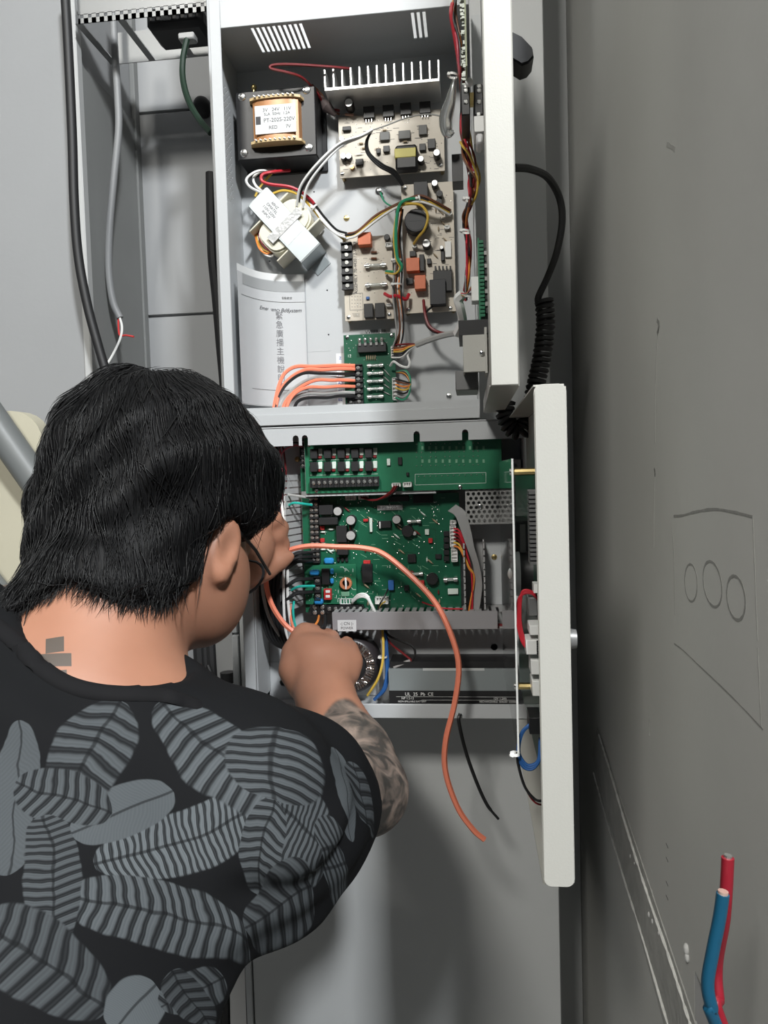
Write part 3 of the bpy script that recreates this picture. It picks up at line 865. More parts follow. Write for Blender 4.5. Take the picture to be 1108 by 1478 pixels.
chip(Mn, 618, 777, 624, 784, .004, M_REDC, 'led_block'); chip(Mn, 604, 838, 612, 846, .005, M_REDC, 'led_block'); chip(Mn, 613, 764, 619, 772, .003, M_PRINT, 'resistor_pack')
chip(Mn, 462, 759, 468, 765, .003, M_REDC, 'led'); chip(Mn, 462, 777, 468, 783, .003, M_REDC, 'led'); chip(Mn, 533, 748, 537, 768, .004, M_PRINT, 'jumper')
chip(Mn, 524, 749, 531, 753, .003, M_REDC, 'diode')
for i in range(3): chip(Mn, 486 + 6 * i, 804, 490 + 6 * i, 811, .003)
for u, v, w_, h_ in ((474, 810, 14, 9),): chip(Mn, u - w_ / 2, v - h_ / 2, u + w_ / 2, v + h_ / 2, .007, M_BLUE, 'film_capacitor', .002)
chip(Mn, 560, 716, 590, 724, .005); chip(Mn, 596, 715, 625, 726, .005); chip(Mn, 588, 800, 600, 812, .004); chip(Mn, 628, 800, 637, 807, .003)
chip(Mn, 560, 838, 568, 852, .006, W_BLU, 'capacitor'); chip(Mn, 583, 845, 590, 853, .005); chip(Mn, 646, 850, 661, 858, .004, M_PRINT, 'resistor_pack')
for k in range(26):
    u, v = random.uniform(462, 636), random.uniform(722, 868)
    resist(Mn, u, v, u + random.choice((0, 9)), v + 7.5, random.choice((mat('resistor_tan', (.36, .28, .18), .5), mat('resistor_tan', (.36, .28, .18), .5), W_DRED, M_PRINT)), .0011)
for u, v in ((462, 768), (473, 764), (462, 785), (474, 786), (462, 793), (474, 795)): resist(Mn, u, v, u + 9, v, M_PRINT, .0012)
dots(Mn, [(random.uniform(462, 645), random.uniform(718, 876)) for _ in range(150)], .0009)
printed(Mn, [(u, v, u + random.choice((0, 6, 9)), v + random.choice((0, 5))) for u, v in [(random.uniform(462, 640), random.uniform(718, 874)) for _ in range(110)]], mat('dim_print', (.16, .34, .22), .6), .0006)
printed(Mn, [(566, 789, 575, 798), (575, 798, 595, 797), (595, 797, 599, 806), (612, 762, 628, 764), (628, 764, 630, 800)], mat('trace_dark', (.006, .07, .035), .4), .0014, 'traces')
# ---- daughter board at its lower left
Dt = Board('circuit_board', 'bright green daughter board with blue capacitors and copper ring coil', 440, 815, 514, 872, 1.074, M_PCBL, back=Mn.y)
for u, v, w_, h_ in ((453, 827, 14, 8), (459, 869, 13, 8)): chip(Dt, u - w_ / 2, v - h_ / 2, u + w_ / 2, v + h_ / 2, .009, M_BLUE, 'film_capacitor', .002)
for v in (825, 839): chip(Dt, 476, v - 4, 481, v + 4, .006, M_BLUE, 'capacitor', .0015)
chip(Dt, 464, 821, 475, 844, .006); rd = chip(Dt, 467, 850, 478, 866, .006, M_REDC, 'dip_switch')
for v in (854, 861): chip(Dt, 469.5, v - 2, 476, v + 2, .0066, M_WHITE, 'switch_slider')
terminals(Dt, 453, 833, 462, 866, 3, True, .010)
p = at(499, 842, Dt.y - .004)
b = MB()
for i in range(20):
    a = 2 * math.pi * i / 20
    b.obox((p.x + .0068 * math.cos(a), Dt.y - .003, p.z + .0068 * math.sin(a)), (.0036, .005, .0021), Matrix.Rotation(-a, 3, 'Y'))
b.lathe([(.0058, 0), (.0058, -.005), (.0078, -.005), (.0078, 0)], (p.x, Dt.y - .0004, p.z), 'Y', 20)
ri = b.build('ring_coil', mat('copper_wire', (.75, .28, .14), .35, .3), Dt.t)
MB().box(p.x - .0012, p.x + .0012, Dt.y - .006, Dt.y, p.z - .0085, p.z + .0085, .0005).build('cable_tie', M_WHITE, ri)
printed(Dt, [(u, v, u + random.choice((0, 5)), v + random.choice((0, 5))) for u, v in [(random.uniform(482, 511), random.uniform(818, 868)) for _ in range(24)]], None, .0006)
dots(Dt, [(random.uniform(442, 511), random.uniform(818, 868)) for _ in range(30)], .0008)
chip(Dt, 492, 854, 504, 861, .0015, mat('dim_print', (.16, .34, .22), .6), 'inductor')

# ---- slotted wiring ducts
M_DUCT = mat('duct_grey_plastic', (.34, .34, .34), .5)
def duct_wall(b, x0, x1, ya, yb, z0, z1, along, pitch=.0098, gap=.0038):
    """comb wall: solid root at yb, open fingers to ya"""
    ym = ya + (yb - ya) * .72
    b.box(x0, x1, ym, yb, z0, z1)
    if along == 'x':
        n = int((x1 - x0) / pitch)
        for i in range(n):
            a = x0 + (x1 - x0) * i / n
            b.box(a, a + (x1 - x0) / n - gap, ya, ym + .0002, z0, z1)
    else:
        n = int((z1 - z0) / pitch)
        for i in range(n):
            a = z0 + (z1 - z0) * i / n
            b.box(x0, x1, ya, ym + .0002, a, a + (z1 - z0) / n - gap)
x0, x1, z0, z1 = rect(480, 883, 742, 908, 1.046)
hd_ = thing('wiring_duct', 'horizontal grey slotted wiring duct with cover below the main board', 'wiring duct', ((x0 + x1) / 2, 1.07, z0))
b = MB(); duct_wall(b, x0, x1, 1.047, LYB, z1 - .0015, z1, 'x'); b.build('slotted_wall', M_DUCT, hd_)
b = MB(); duct_wall(b, x0, x1, 1.047, LYB, z0, z0 + .0015, 'x'); b.build('slotted_wall', M_DUCT, hd_)
MB().box(x0, x1, LYB - .0012, LYB + .0003, z0, z1).build('duct_base', M_DUCT, hd_)
MB().box(x0 - .0006, at(718, 893, 1.046).x, 1.0445, 1.0470, z0 - .0006, z1 + .0006, .0006).build('duct_cover', mat('duct_cover_grey', (.30, .29, .30), .45), hd_)
sx = rect(487, 895, 514, 911, 1.044)
tg = MB().box(sx[0], sx[1], 1.0437, 1.0446, sx[2], sx[3]).build('paper_tag', M_PAPERW, hd_)
text('-| CN |-', M_INK, tg, ((sx[0] + sx[1]) / 2, 1.0436, sx[2] + .0105), .006); text('POWER', M_INK, tg, ((sx[0] + sx[1]) / 2, 1.0436, sx[2] + .0042), .005)
def vduct(label, u0, v0, u1, v1, ya, sides):
    x0, x1, z0, z1 = rect(u0, v0, u1, v1, ya)
    t = thing('wiring_duct', label, 'wiring duct', ((x0 + x1) / 2, 1.07, z0))
    MB().box(x0, x1, LYB - .0012, LYB + .0003, z0, z1).build('duct_base', M_DUCT, t)
    for s in sides:
        b = MB(); xx = (x0, x0 + .0022) if s == 0 else (x1 - .0022, x1)
        duct_wall(b, xx[0], xx[1], ya, LYB, z0, z1, 'z', .0088, .0022)
        b.build('slotted_wall', M_DUCT, t)
    return t
vduct('short uncovered vertical wiring duct holding the grey ribbon cable', 669, 782, 700, 880, 1.050, (0, 1))
# left duct: seen with its slotted wall facing the boards
x0, x1, z0, z1 = rect(384, 686, 412, 884, 1.050)
ld = thing('wiring_duct', 'tall uncovered wiring duct along the left side packed with cables', 'wiring duct', ((x0 + x1) / 2, 1.07, z0))
MB().box(x0, x1 + .012, LYB - .0012, LYB + .0003, z0, z1).build('duct_base', M_DUCT, ld)
b = MB()
k = len(b.v)
n_ = 20
for i in range(n_):
    za = z0 + (z1 - z0) * i / n_; zb_ = za + (z1 - z0) / n_
    # leaning fingers, wide enough to show their faces
    b.add([(x1, 1.050, za + .0022), (x1 + .013, LYB, za + .0022), (x1 + .0145, LYB, za + .0022), (x1 + .0015, 1.050, za + .0022),
           (x1, 1.050, zb_), (x1 + .013, LYB, zb_), (x1 + .0145, LYB, zb_), (x1 + .0015, 1.050, zb_)],
          [(0, 1, 2, 3), (4, 5, 6, 7), (0, 1, 5, 4), (1, 2, 6, 5), (2, 3, 7, 6), (3, 0, 4, 7)])
b.build('slotted_wall', mat('duct_light_grey', (.50, .50, .50), .5), ld)
# ---- perforated power supply
x0, x1, z0, z1 = rect(671, 664, 776, 756, 1.056)
ps = thing('power_supply', 'silver power supply with round-holed cover beside the relay board', 'power supply', ((x0 + x1) / 2, 1.08, z0))
x1 = min(x1, LX1 - .004)
M_PSU = mat('psu_steel', (.40, .40, .39), .4, .5)
b = MB()                 # hollow body: back, sides, top and bottom
b.box(x0, x1, LYB - .001, LYB + .0003, z0, z1).box(x0, x0 + .001, 1.057, LYB, z0, z1).box(x1 - .001, x1, 1.057, LYB, z0, z1)
b.box(x0, x1, 1.057, LYB, z0, z0 + .001).box(x0, x1, 1.057, LYB, z1 - .001, z1)
b.build('case', M_PSU, ps, smooth=False)
cover = MB().box(x0, x1, 1.056, 1.0571, z0, z1).build('perforated_cover', M_PSU, ps, smooth=False)
b = MB(); r_ = 0
z = z0 + .0045
while z < z1 - .003:
    x = x0 + .004 + (.0036 if r_ % 2 else 0)
    while x < x1 - .003:
        b.cyl((x, 1.054, z), (x, 1.059, z), .0025, 6)
        x += .0072
    z += .0062; r_ += 1
drill(cover, b)
screw(ps, at(693, 731, 1.056), .004)
# ---- toroidal transformer and its plate
p = at(504, 962, 1.055)
to = thing('toroidal_transformer', 'round toroidal transformer with silver foil ring and black centre', 'transformer', (p.x, 1.08, p.z - .042))
MB().lathe([(.0405, 0), (.0415, -.006), (.0415, -.030), (.038, -.037), (.034, -.040), (.025, -.040), (.021, -.037), (.021, 0)], (p.x, LYB + .0003, p.z), 'Y', 40).build('winding', mat('toroid_wrap', (.035, .030, .032), .35), to)
b = MB()
for i in range(56):
    a = 2 * math.pi * i / 56
    b.obox((p.x + .0298 * math.cos(a), LYB - .0402, p.z + .0298 * math.sin(a)), (.0115, .0016, .0026), Matrix.Rotation(-a, 3, 'Y') @ Matrix.Rotation(random.uniform(-.35, .35), 3, 'X'))
tag(b.build('foil_ring', mat('silver_foil', (.80, .74, .72), .12, 1.0, bump=.8, bscale=300), to), kind='stuff')
MB().lathe([(.0225, 0), (.0225, -.0385), (.020, -.0395)], (p.x, LYB, p.z), 'Y', 32).build('centre_disc', M_RUBBER, to)
MB().cyl((p.x, LYB - .0385, p.z), (p.x, LYB - .043, p.z), .005, 6).build('bolt', M_CHROME, to)
q = rect(500, 903, 551, 1003, LYB - .002)
MB().box(q[0], q[1], LYB - .002, LYB + .0003, q[2], q[3]).build('white_backing_plate', M_PAPERW, to)
# ---- battery
x0, x1, z0, z1 = rect(561, 966, 748, 1030, 1.046)
bt = thing('battery', 'sealed battery with grey face and black printed label at enclosure foot', 'battery', ((x0 + x1) / 2, 1.07, LZ0 + .0015))
M_BATG = mat('battery_grey', (.22, .245, .25), .5)
zl = at(650, 997, 1.046).z
MB().box(x0, x1, 1.0465, LYB, LZ0 + .0014, z1, .001).build('case', M_BATG, bt)
MB().box(x0 + .002, x1 - .002, 1.052, LYB - .001, z1 - .0005, z1 + .009).build('lid', M_COMP, bt)
bl = MB().box(x0 + .0003, x1 - .0003, 1.0459, 1.0466, LZ0 + .003, zl).build('printed_label', M_COMP, bt)
zt_ = zl - .005
text('UL  25  Pb  CE', M_WHITE, bl, (x0 + .042, 1.0458, zt_), .0065)
text('NP 1.2-12', M_WHITE, bl, (x0 + .026, 1.0458, zt_ - .0058), .0042); text('12V 1.2Ah', M_WHITE, bl, (x1 - .025, 1.0458, zt_ - .0058), .0042)
text('NON-SPILLABLE BATTERY', M_WHITE, bl, (x0 + .032, 1.0458, zt_ - .0102), .0034); text('RECHARGEABLE  SEALED', M_WHITE, bl, (x1 - .034, 1.0458, zt_ - .0102), .0034)
MB().box(x0 + .01, x1 - .002, 1.0457, 1.0460, zt_ - .0036, zt_ - .0033).build('printed_rule', M_WHITE, bl)
MB().box(x0 + .045, x1 - .002, 1.0457, 1.0460, zt_ - .0081, zt_ - .0078).build('printed_rule', M_WHITE, bl)
MB().box(at(610, 967, 1.046).x, at(699, 967, 1.046).x, 1.0460, 1.0475, z1 - .002, z1 + .0012).build('lid_tab', mat('pale_grey_plastic', (.5, .52, .52), .5), bt)
# ---- screws, holes and keyhole on the mounting plate
for u, v in ((429, 663), (434, 766), (434, 822)): screw(lo, at(u, v, LYB), .0040, M_BRASS)
screw(lo, at(713, 804, LYB), .0042, M_BRASS)
p = at(713, 934, LYB); p2_ = at(409, 985, LYB)
b = MB(); b.cyl((p.x, LYB - .003, p.z), (p.x, LYB + .005, p.z), .005, 16)
poly_ = [(p2_.x + .0055 * math.cos(math.radians(t)), p2_.z + .0055 * math.sin(math.radians(t))) for t in range(116, 425, 22)]
poly_ = [(p2_.x - .0024, p2_.z + .012)] + poly_ + [(p2_.x + .0024, p2_.z + .012)]
b.prism(poly_, LYB - .003, LYB + .005)
drill(lo_plate, b)
x0, x1, z0, z1 = rect(389, 957, 480, 1008, LYB - .006)
MB().box(x0, x1, LYB - .0008, LYB + .0002, z0 - .001, z1).build('keyhole_plate', M_BOX, lo, smooth=False)
b = MB(); b.prism(poly_, LYB - .003, LYB + .005); drill(bpy.data.objects['keyhole_plate'], b)
# ================================================================ wiring of the upper enclosure
def ties(u, v, Y, r, label, ax=(0, 0, 1)):
    """small white cable tie: a band with its square head"""
    p = at(u, v, Y); a = Vector(ax).normalized()
    t = thing('cable_tie', label, 'cable tie', p)
    b = MB(); o1 = a.orthogonal().normalized(); o2 = a.cross(o1)
    pts = [p + (o1 * math.cos(k * math.pi / 6) + o2 * math.sin(k * math.pi / 6)) * r for k in range(13)]
    b.ribbon(pts, a * .0012, .0008).build('band', M_WHITE, t)
    q = p + Vector((-r * .7, -r * .7, 0))
    MB().obox(q, (.004, .0035, .0035), Matrix.Rotation(.4, 3, 'Y'), .0006).build('lock_head', M_WHITE, t)
    return t
def fan(label, group, mats, pts, r=.0013, spread=.0022, name='wire'):
    """several separate wires that run side by side"""
    for i, m in enumerate(mats):
        a = 2.4 * i
        dx, dz = math.cos(a) * spread * min(1, i * .5), math.sin(a) * spread * min(1, i * .5)
        P3 = pxs(pts)
        P3 = [q + Vector((dx * (1 + .3 * math.sin(k + i)), -.0006 * i, dz * (1 + .3 * math.cos(2 * k + i)))) if 0 < k < len(P3) - 1 else q + Vector((dx, -.0004 * i, dz)) for k, q in enumerate(P3)]
        b = MB(); b.tube(spline(P3, 8), r, 6)
        tag(b.build(name, m), label.replace('@', m.name.replace('wire_', '').replace('_', ' ')), 'wire', group)

# salmon, grey and black cables rising from the man's head to the green terminal board
gt = 'cables into the small green terminal board'
for i, (m, v0, mid, lx, r) in enumerate(((M_SALMON, 528, (428, 529), (404, 552), .0027), (M_SALMON, 533, (440, 534), (404, 565), .0027), (W_BLK, 540, (437, 539), (402, 572), .0022),
                                         (W_GRY, 546, (452, 545), (410, 577), .0022), (M_SALMON, 549, (455, 549), (412, 580), .0024), (M_SALMON, 558, (445, 559), (416, 582), .0024),
                                         (W_GRY, 567, (442, 568), (412, 588), .0024), (W_BLK, 572, (447, 574), (425, 588), .0024))):
    y = 1.112 - .003 * (i % 3)
    nm = {0: 'salmon', 2: 'black', 3: 'grey', 6: 'grey', 7: 'black'}.get(i, 'salmon')
    wire('%s cable curving into terminal way %s of the small green board' % (nm, ('one', 'one, lower of two', 'two', 'three', 'four', 'five', 'six', 'seven')[i]), m, [(512, v0, 1.118), (490, v0 - .5, y), (mid[0] + 25, mid[1], y - .006), mid + (y - .012,), ((mid[0] + lx[0]) / 2 - 4, (mid[1] + lx[1]) / 2 - 3, y - .016), lx + (y - .022,), (lx[0] - 6, lx[1] + 22, y - .030), (lx[0] - 10, lx[1] + 44, 1.075)], r, gt, 'cable')
gw = 'leads between the transformers and boards'
wire('twisted white lead arching over beside the black lead to the amplifier board', W_WHT, [(428, 297, 1.10), (434, 268, 1.085), (458, 236, 1.075), (490, 207, 1.078), (520, 196, 1.08), (537, 187, 1.085)], .0019, gw)
wire('twisted white lead arching over beside the black lead to the amplifier board', W_WHT, [(437, 300, 1.10), (443, 270, 1.088), (464, 239, 1.08), (492, 211, 1.082), (518, 199, 1.084), (537, 189, 1.088)], .0019, gw)
wire('black lead arching between two white leads to the amplifier board', W_BLK, [(430, 295, 1.105), (438, 268, 1.092), (462, 236, 1.084), (492, 208, 1.086), (520, 197, 1.088), (537, 188, 1.09)], .0019)
for k in range(3):
    wire('black lead drooping across the lower left of the amplifier board', W_BLK, [(536, 189, 1.09), (528 + k, 205, 1.095), (530 + 2 * k, 222, 1.098), (547 + 3 * k, 240 - k, 1.10), (566 + 2 * k, 251 - 2 * k, 1.105), (580 + k, 268, 1.112)], .0016, 'black leads over the amplifier board')
wire('thin grey wire looping from the amplifier board towards the upper door', W_GRY, [(537, 188, 1.09), (560, 180, 1.08), (590, 169, 1.07), (620, 165, 1.06), (645, 170, 1.05)], .0010)
wire('thick red lead snaking from the mains transformer to the fuse board', W_RED, [(418, 246, 1.125), (395, 248, 1.10), (379, 252, 1.095), (378, 261, 1.095), (390, 266, 1.095), (422, 271, 1.10), (447, 287, 1.11), (462, 308, 1.12), (478, 328, 1.12), (497, 341, 1.12)], .0024)
wire('white lead looping out to the slanted silver transformer', W_WHT, [(395, 247, 1.12), (372, 247, 1.10), (356, 258, 1.095), (360, 269, 1.095), (376, 278, 1.10)], .0019, 'white looped leads')
wire('white lead looping out to the slanted silver transformer', W_WHT, [(398, 246, 1.125), (380, 246, 1.11), (366, 256, 1.105), (369, 268, 1.102), (380, 277, 1.105)], .0019, 'white looped leads')
wire('short yellow lead behind the red lead at the mains transformer', W_YEL, [(392, 250, 1.125), (383, 260, 1.125), (374, 272, 1.122), (368, 284, 1.12)], .0018)
wire('yellow lead curving over the cream coil towards the fuse board', W_YEL, [(392, 280, 1.10), (410, 275, 1.10), (430, 281, 1.105), (450, 300, 1.115), (470, 325, 1.12), (497, 346, 1.12)], .0018)
fan('@ lead in the bundle running from silver transformer to fuse board', 'bundle to the fuse board', (W_DRED, W_WHT, W_WHT, W_BLK), [(440, 285, 1.115), (455, 301, 1.115), (468, 318, 1.115), (484, 334, 1.116), (499, 340, 1.116)], .0017, .0032)
fan('@ lead hanging beneath the left of the slanted silver transformer', 'leads below the silver transformer', (W_BRN, W_YEL, W_WHT, W_PNK, W_ORG), [(372, 328, 1.125), (373, 345, 1.12), (380, 360, 1.115), (392, 366, 1.115), (397, 355, 1.12)], .0014, .0045)
ties(454, 300, 1.113, .0052, 'white cable tie round the bundle right of silver transformer', (1, 0, -1))
# bundle from the fuse board over to the power board
fan('@ lead running over the fuse board top to the power board', 'bundle over the fuse board', (W_YEL, W_BLK, W_WHT, W_BRN), [(500, 341, 1.114), (515, 337, 1.11), (540, 316, 1.105), (562, 302, 1.10), (580, 294, 1.098), (603, 287, 1.096), (625, 294, 1.10), (648, 307, 1.118)], .0018, .0035)
wire('yellow lead making a wide loop round the large black capacitor', W_YEL, [(575, 297, 1.098), (592, 294, 1.09), (608, 297, 1.088), (617, 311, 1.088), (613, 330, 1.092), (603, 343, 1.105), (597, 352, 1.118)], .0019)
wire('green earth lead dropping beside the fuse board and back to it', W_GRN, [(605, 286, 1.095), (585, 289, 1.09), (575, 300, 1.088), (571, 335, 1.088), (573, 370, 1.09), (580, 384, 1.092), (575, 392, 1.10), (557, 392, 1.118)], .0022)
wire('yellow stripe lead following the green earth lead', W_YEL, [(580, 293, 1.094), (573, 305, 1.09), (568, 340, 1.09), (571, 372, 1.092), (577, 386, 1.094), (570, 395, 1.10), (556, 394, 1.118)], .0014)
wire('thin green wire from the silver lug to the power board bundle', W_GRN, [(549, 278, 1.125), (554, 290, 1.118), (564, 297, 1.11), (576, 296, 1.10)], .0012)
lug = thing('ring_lug', 'small silver earth lug on the back panel above fuse board', 'terminal lug', at(548, 277, YUB))
MB().lathe([(.0045, .0002), (.0045, -.002), (.002, -.003)], at(546, 276, YUB), 'Y', 12).build('ring', M_CHROME, lug)
p = at(551, 280, YUB - .008); MB().cyl(at(547, 277, YUB - .002), p, .0022, 8).build('barrel', M_CHROME, lug)
fan('@ wire in the upright bundle between fuse board and power board', 'upright bundle between the beige boards', (W_BRN, W_BLK, W_WHT, W_ORG, W_GRY, W_BLK, W_BRN), [(577, 300, 1.105), (573, 340, 1.105), (575, 380, 1.105), (573, 420, 1.106), (577, 455, 1.108), (578, 482, 1.11), (572, 500, 1.116)], .0013, .0052)
wire('red and black twisted wire ends poking into the fuse board edge', W_RED, [(555, 424, 1.118), (563, 428, 1.108), (573, 427, 1.104), (585, 432, 1.108), (590, 425, 1.118)], .0026)
for v, l in ((376, 'upper'), (411, 'lower')):
    ties(572, v, 1.102, .0075, 'white cable tie round the upright bundle, %s of the pair' % l)
ties(605, 287, 1.096, .005, 'white cable tie round the bundle above the large black capacitor', (1, 0, .2))
wire('dark red lead falling from the power board to the grey sheathed cable', W_DRED, [(611, 433, 1.115), (613, 452, 1.105), (619, 470, 1.10), (632, 479, 1.095), (648, 482, 1.085)], .0022)
wire('black lead falling from the power board beside a dark red lead', W_BLK, [(624, 442, 1.115), (614, 452, 1.11), (614, 466, 1.106), (624, 478, 1.10), (640, 482, 1.092)], .0016)
wire('grey sheathed cable from the green terminal board to the upper door', W_GRY, [(600, 498, 1.10), (618, 491, 1.095), (640, 484, 1.085), (660, 480, 1.07), (672, 476, 1.04)], .0042, None, 'cable', 'cable')
for i, (m, v0) in enumerate(((W_BRN, 502), (W_ORG, 505), (W_YEL, 508), (W_BLK, 511), (W_BLK, 514), (W_DRED, 498), (W_WHT, 516))):
    wire('%s wire fanning from grey sheathed cable to upper white connector' % m.name[5:].replace('_', ' '), m, [(568, v0, 1.118), (580, v0 - 1, 1.106), (590, 500 + (v0 - 505) * .5, 1.102), (602, 497, 1.10)], .0013, 'wires of the grey sheathed cable')
wire('white wire looping between the two connectors of green terminal board', W_WHT, [(563, 528, 1.118), (568, 522, 1.108), (578, 528, 1.104), (588, 530, 1.104), (591, 523, 1.105), (588, 512, 1.106), (594, 502, 1.104)], .0018)
for i, (m, v0) in enumerate(((W_BRN, 550), (W_ORG, 555), (W_YEL, 560), (W_BLK, 547), (W_BLK, 565), (W_GRY, 570), (W_GRN, 574))):
    k = 3 + i
    wire('%s wire looping out of the lower connector of green terminal board' % m.name[5:], m, [(571, v0, 1.118), (582, v0 + 3, 1.105), (590, 560 + (v0 - 560) * .6, 1.10), (592, 553 - i, 1.10), (585, 541 - i, 1.106), (572, 537, 1.12)], .0013, 'loops at the lower connector')
wire('dark red wire doubled back along the slotted top panel', W_DRED, [(505, 99, 1.09), (470, 96, 1.075), (420, 93, 1.065), (394, 94, 1.062), (391, 99, 1.062), (412, 104, 1.065), (432, 110, 1.075), (445, 120, 1.09), (458, 135, 1.11), (472, 155, 1.12), (490, 160, 1.12)], .0019)
wire('brown wire behind the mains transformer edge', W_BRN, [(450, 122, 1.12), (465, 138, 1.125), (474, 158, 1.125), (490, 165, 1.122)], .0014)
MBs = MB(); p = at(478, 158, 1.12)
MBs.tube([at(462, 140, 1.12), at(472, 155, 1.118), at(484, 166, 1.12)], [.003, .008, .003], 10)
tag(MBs.build('cable_sleeve', mat('dull_mauve_sleeve', (.14, .11, .11), .5)), 'dull mauve sleeve bunching wires right of the mains transformer', 'sleeve')

# ================================================================ on the upper door
XD = DX1 - .0015                       # inner face of the door skin
def dbox(name, m, par, u0, v0, u1, v1, Y, th, y2=None, c=.0004):
    """box drawn by its face as seen at distance Y, running back to y2"""
    x0, x1, z0, z1 = rect(u0, v0, u1, v1, Y)
    return MB().box(x0, x1, Y, y2 or Y + th, z0, z1, c).build(name, m, par)
# tall control board carried off the door, edge on
tb = thing('circuit_board', 'pale speckled control board edge on behind upper door at its top', 'circuit board', (.012, .80, 1.90))
x_ = at(671, 60, .80).x
MB().box(x_, x_ + .0016, .80, .97, 1.905, 2.145).build('board', mat('board_edge_green', (.42, .46, .30), .5), tb)
MB().box(x_ + .0016, XD, .94, .945, 1.93, 1.945).build('spacer', M_BRASS, tb); MB().box(x_ + .0016, XD, .94, .945, 2.10, 2.115).build('spacer', M_BRASS, tb)
b = MB(); random.seed(11)
for k in range(150):
    z = random.uniform(1.91, 2.14); y = random.uniform(.802, .94); s = random.uniform(.001, .0045)
    b.box(x_ - s, x_ + .0002, y, y + random.uniform(.001, .005), z, z + random.uniform(.001, .004))
tag(b.build('solder_side_parts', mat('speckled_solder', (.30, .32, .29), .3, .6, noise=.5, nscale=300), tb), kind='stuff')
for z, w_ in ((2.10, .010), (2.055, .008)):
    MB().box(x_ - w_, x_, .80, .815, z, z + .006).build('connector', M_WHITE, tb)
# black rotary controls and white switch
sw = thing('barrier_terminal', 'pair of black barrier terminals with chrome screws on upper door', 'terminal block', at(683, 145, .84))
for u in (671, 690):
    o = dbox('barrier_block', M_BLACK, sw, u - 6, 121, u + 7, 166, .84, .03, XD and .90, .001)
    for v in (125, 131, 147):
        q = at(u + 1, v, .84)
        piece('terminal_screw', M_CHROME, o, 'dscrew', lambda b: b.obox((0, 0, 0), (.005, .003, .0045), None, .0008), q)
MB().box(at(697, 145, .84).x, XD + .0004, .86, .89, at(683, 160, .84).z, at(683, 128, .84).z).build('mounting_base', M_BLACK, sw)
p = at(677, 119, .83); MB().ball(p, .0042, .004, .0045, 10, 8).build('white_knob', M_WHITE, sw)
ws = thing('toggle_switch', 'white plastic rocker housing on the upper door below the black terminals', 'switch', at(690, 186, .83))
dbox('housing', M_WHITE, ws, 684, 167, 699, 190, .83, .02, .86)
dbox('rocker', mat('pale_plastic', (.70, .70, .70), .3), ws, 687, 190, 697, 207, .832, .018, .858, .002)
dbox('lug', M_WHITE, ws, 688, 162, 693, 167, .832, .01)
MB().box(at(699, 186, .83).x - .0005, XD + .0003, .838, .854, at(690, 190, .83).z, at(690, 170, .83).z).build('stem', M_WHITE, ws)
hk = thing('wire_hook', 'bent bright metal hook on the upper door lip', 'hook', at(700, 75, .76))
MB().tube(spline(pxs([(705, 62, .735), (698, 67, .735), (697, 75, .735), (697.5, 87, .735)]), 6), .0011, 6).build('hook_wire', M_WHITE, hk)
MB().box(DX0 + .0003, DX0 + .004, .733, .740, at(705, 62, .735).z - .002, at(705, 62, .735).z + .003).build('hook_plate', M_CHROME, hk)
dbk = dbox('relay_box', M_BLACK, None, 652, 222, 668, 262, .98, .03)
tag(dbk, 'slim black box hanging from the wire bundle beside power board', 'box')
# wire loom down the inner side of the door
random.seed(5)
base = [(657, -10), (655, 20), (662, 60), (665, 100), (668, 150), (671, 190), (676, 222), (684, 260), (678, 290), (671, 318), (676, 350), (674, 390), (670, 430)]
cols = (W_DRED, W_BRN, W_RED, W_DRED, W_YEL, W_BLK, W_DRED, W_ORG, W_BRN, W_BLK, W_PNK)
for i, m in enumerate(cols):
    pts = []
    for k, (u, v) in enumerate(base):
        sp_ = 3.0 if v < 150 else (9 if 160 < v < 280 else 3.5)
        pts.append((u + random.uniform(-sp_, sp_), v + random.uniform(-5, 5), .93 + random.uniform(-.015, .015) + (.03 if v > 300 else 0)))
    wire('%s wire in the loom hanging down inside the upper door' % m.name[5:].replace('_', ' '), m, pts, .0013, 'loom wires inside the upper door')
wire('thick red wire at the top of the upper door loom', W_RED, [(653, 5, .92), (651, 20, .92), (656, 50, .925), (661, 80, .93), (664, 105, .93), (668, 130, .93)], .0028)
for u, v, l in ((653, 109, 'topmost one'), (683, 252, 'second from the top'), (675, 288, 'third from the top'), (671, 334, 'lowest one')):
    ties(u, v, .925, .006, 'white cable tie on the upper door loom, ' + l, (.2, 0, 1))
wire('yellow wire bowing out of the upper door loom', W_YEL, [(664, 205, .92), (668, 212, .91), (676, 222, .91), (684, 240, .915), (689, 262, .915), (687, 282, .92), (680, 295, .93)], .0014)
b = MB(); b.tube(spline(pxs([(656, 112, .93), (650, 145, .935), (643, 172, .945), (646, 192, .95), (655, 190, .95)]), 6), [.002 + .006 * math.sin(math.pi * k / 24) for k in range(25)], 10)
tag(b.build('clear_sleeve', mat('clear_plastic', (.7, .72, .72), .12, trans=.85)), 'clear plastic sleeve hanging beside the upper door loom', 'sleeve')
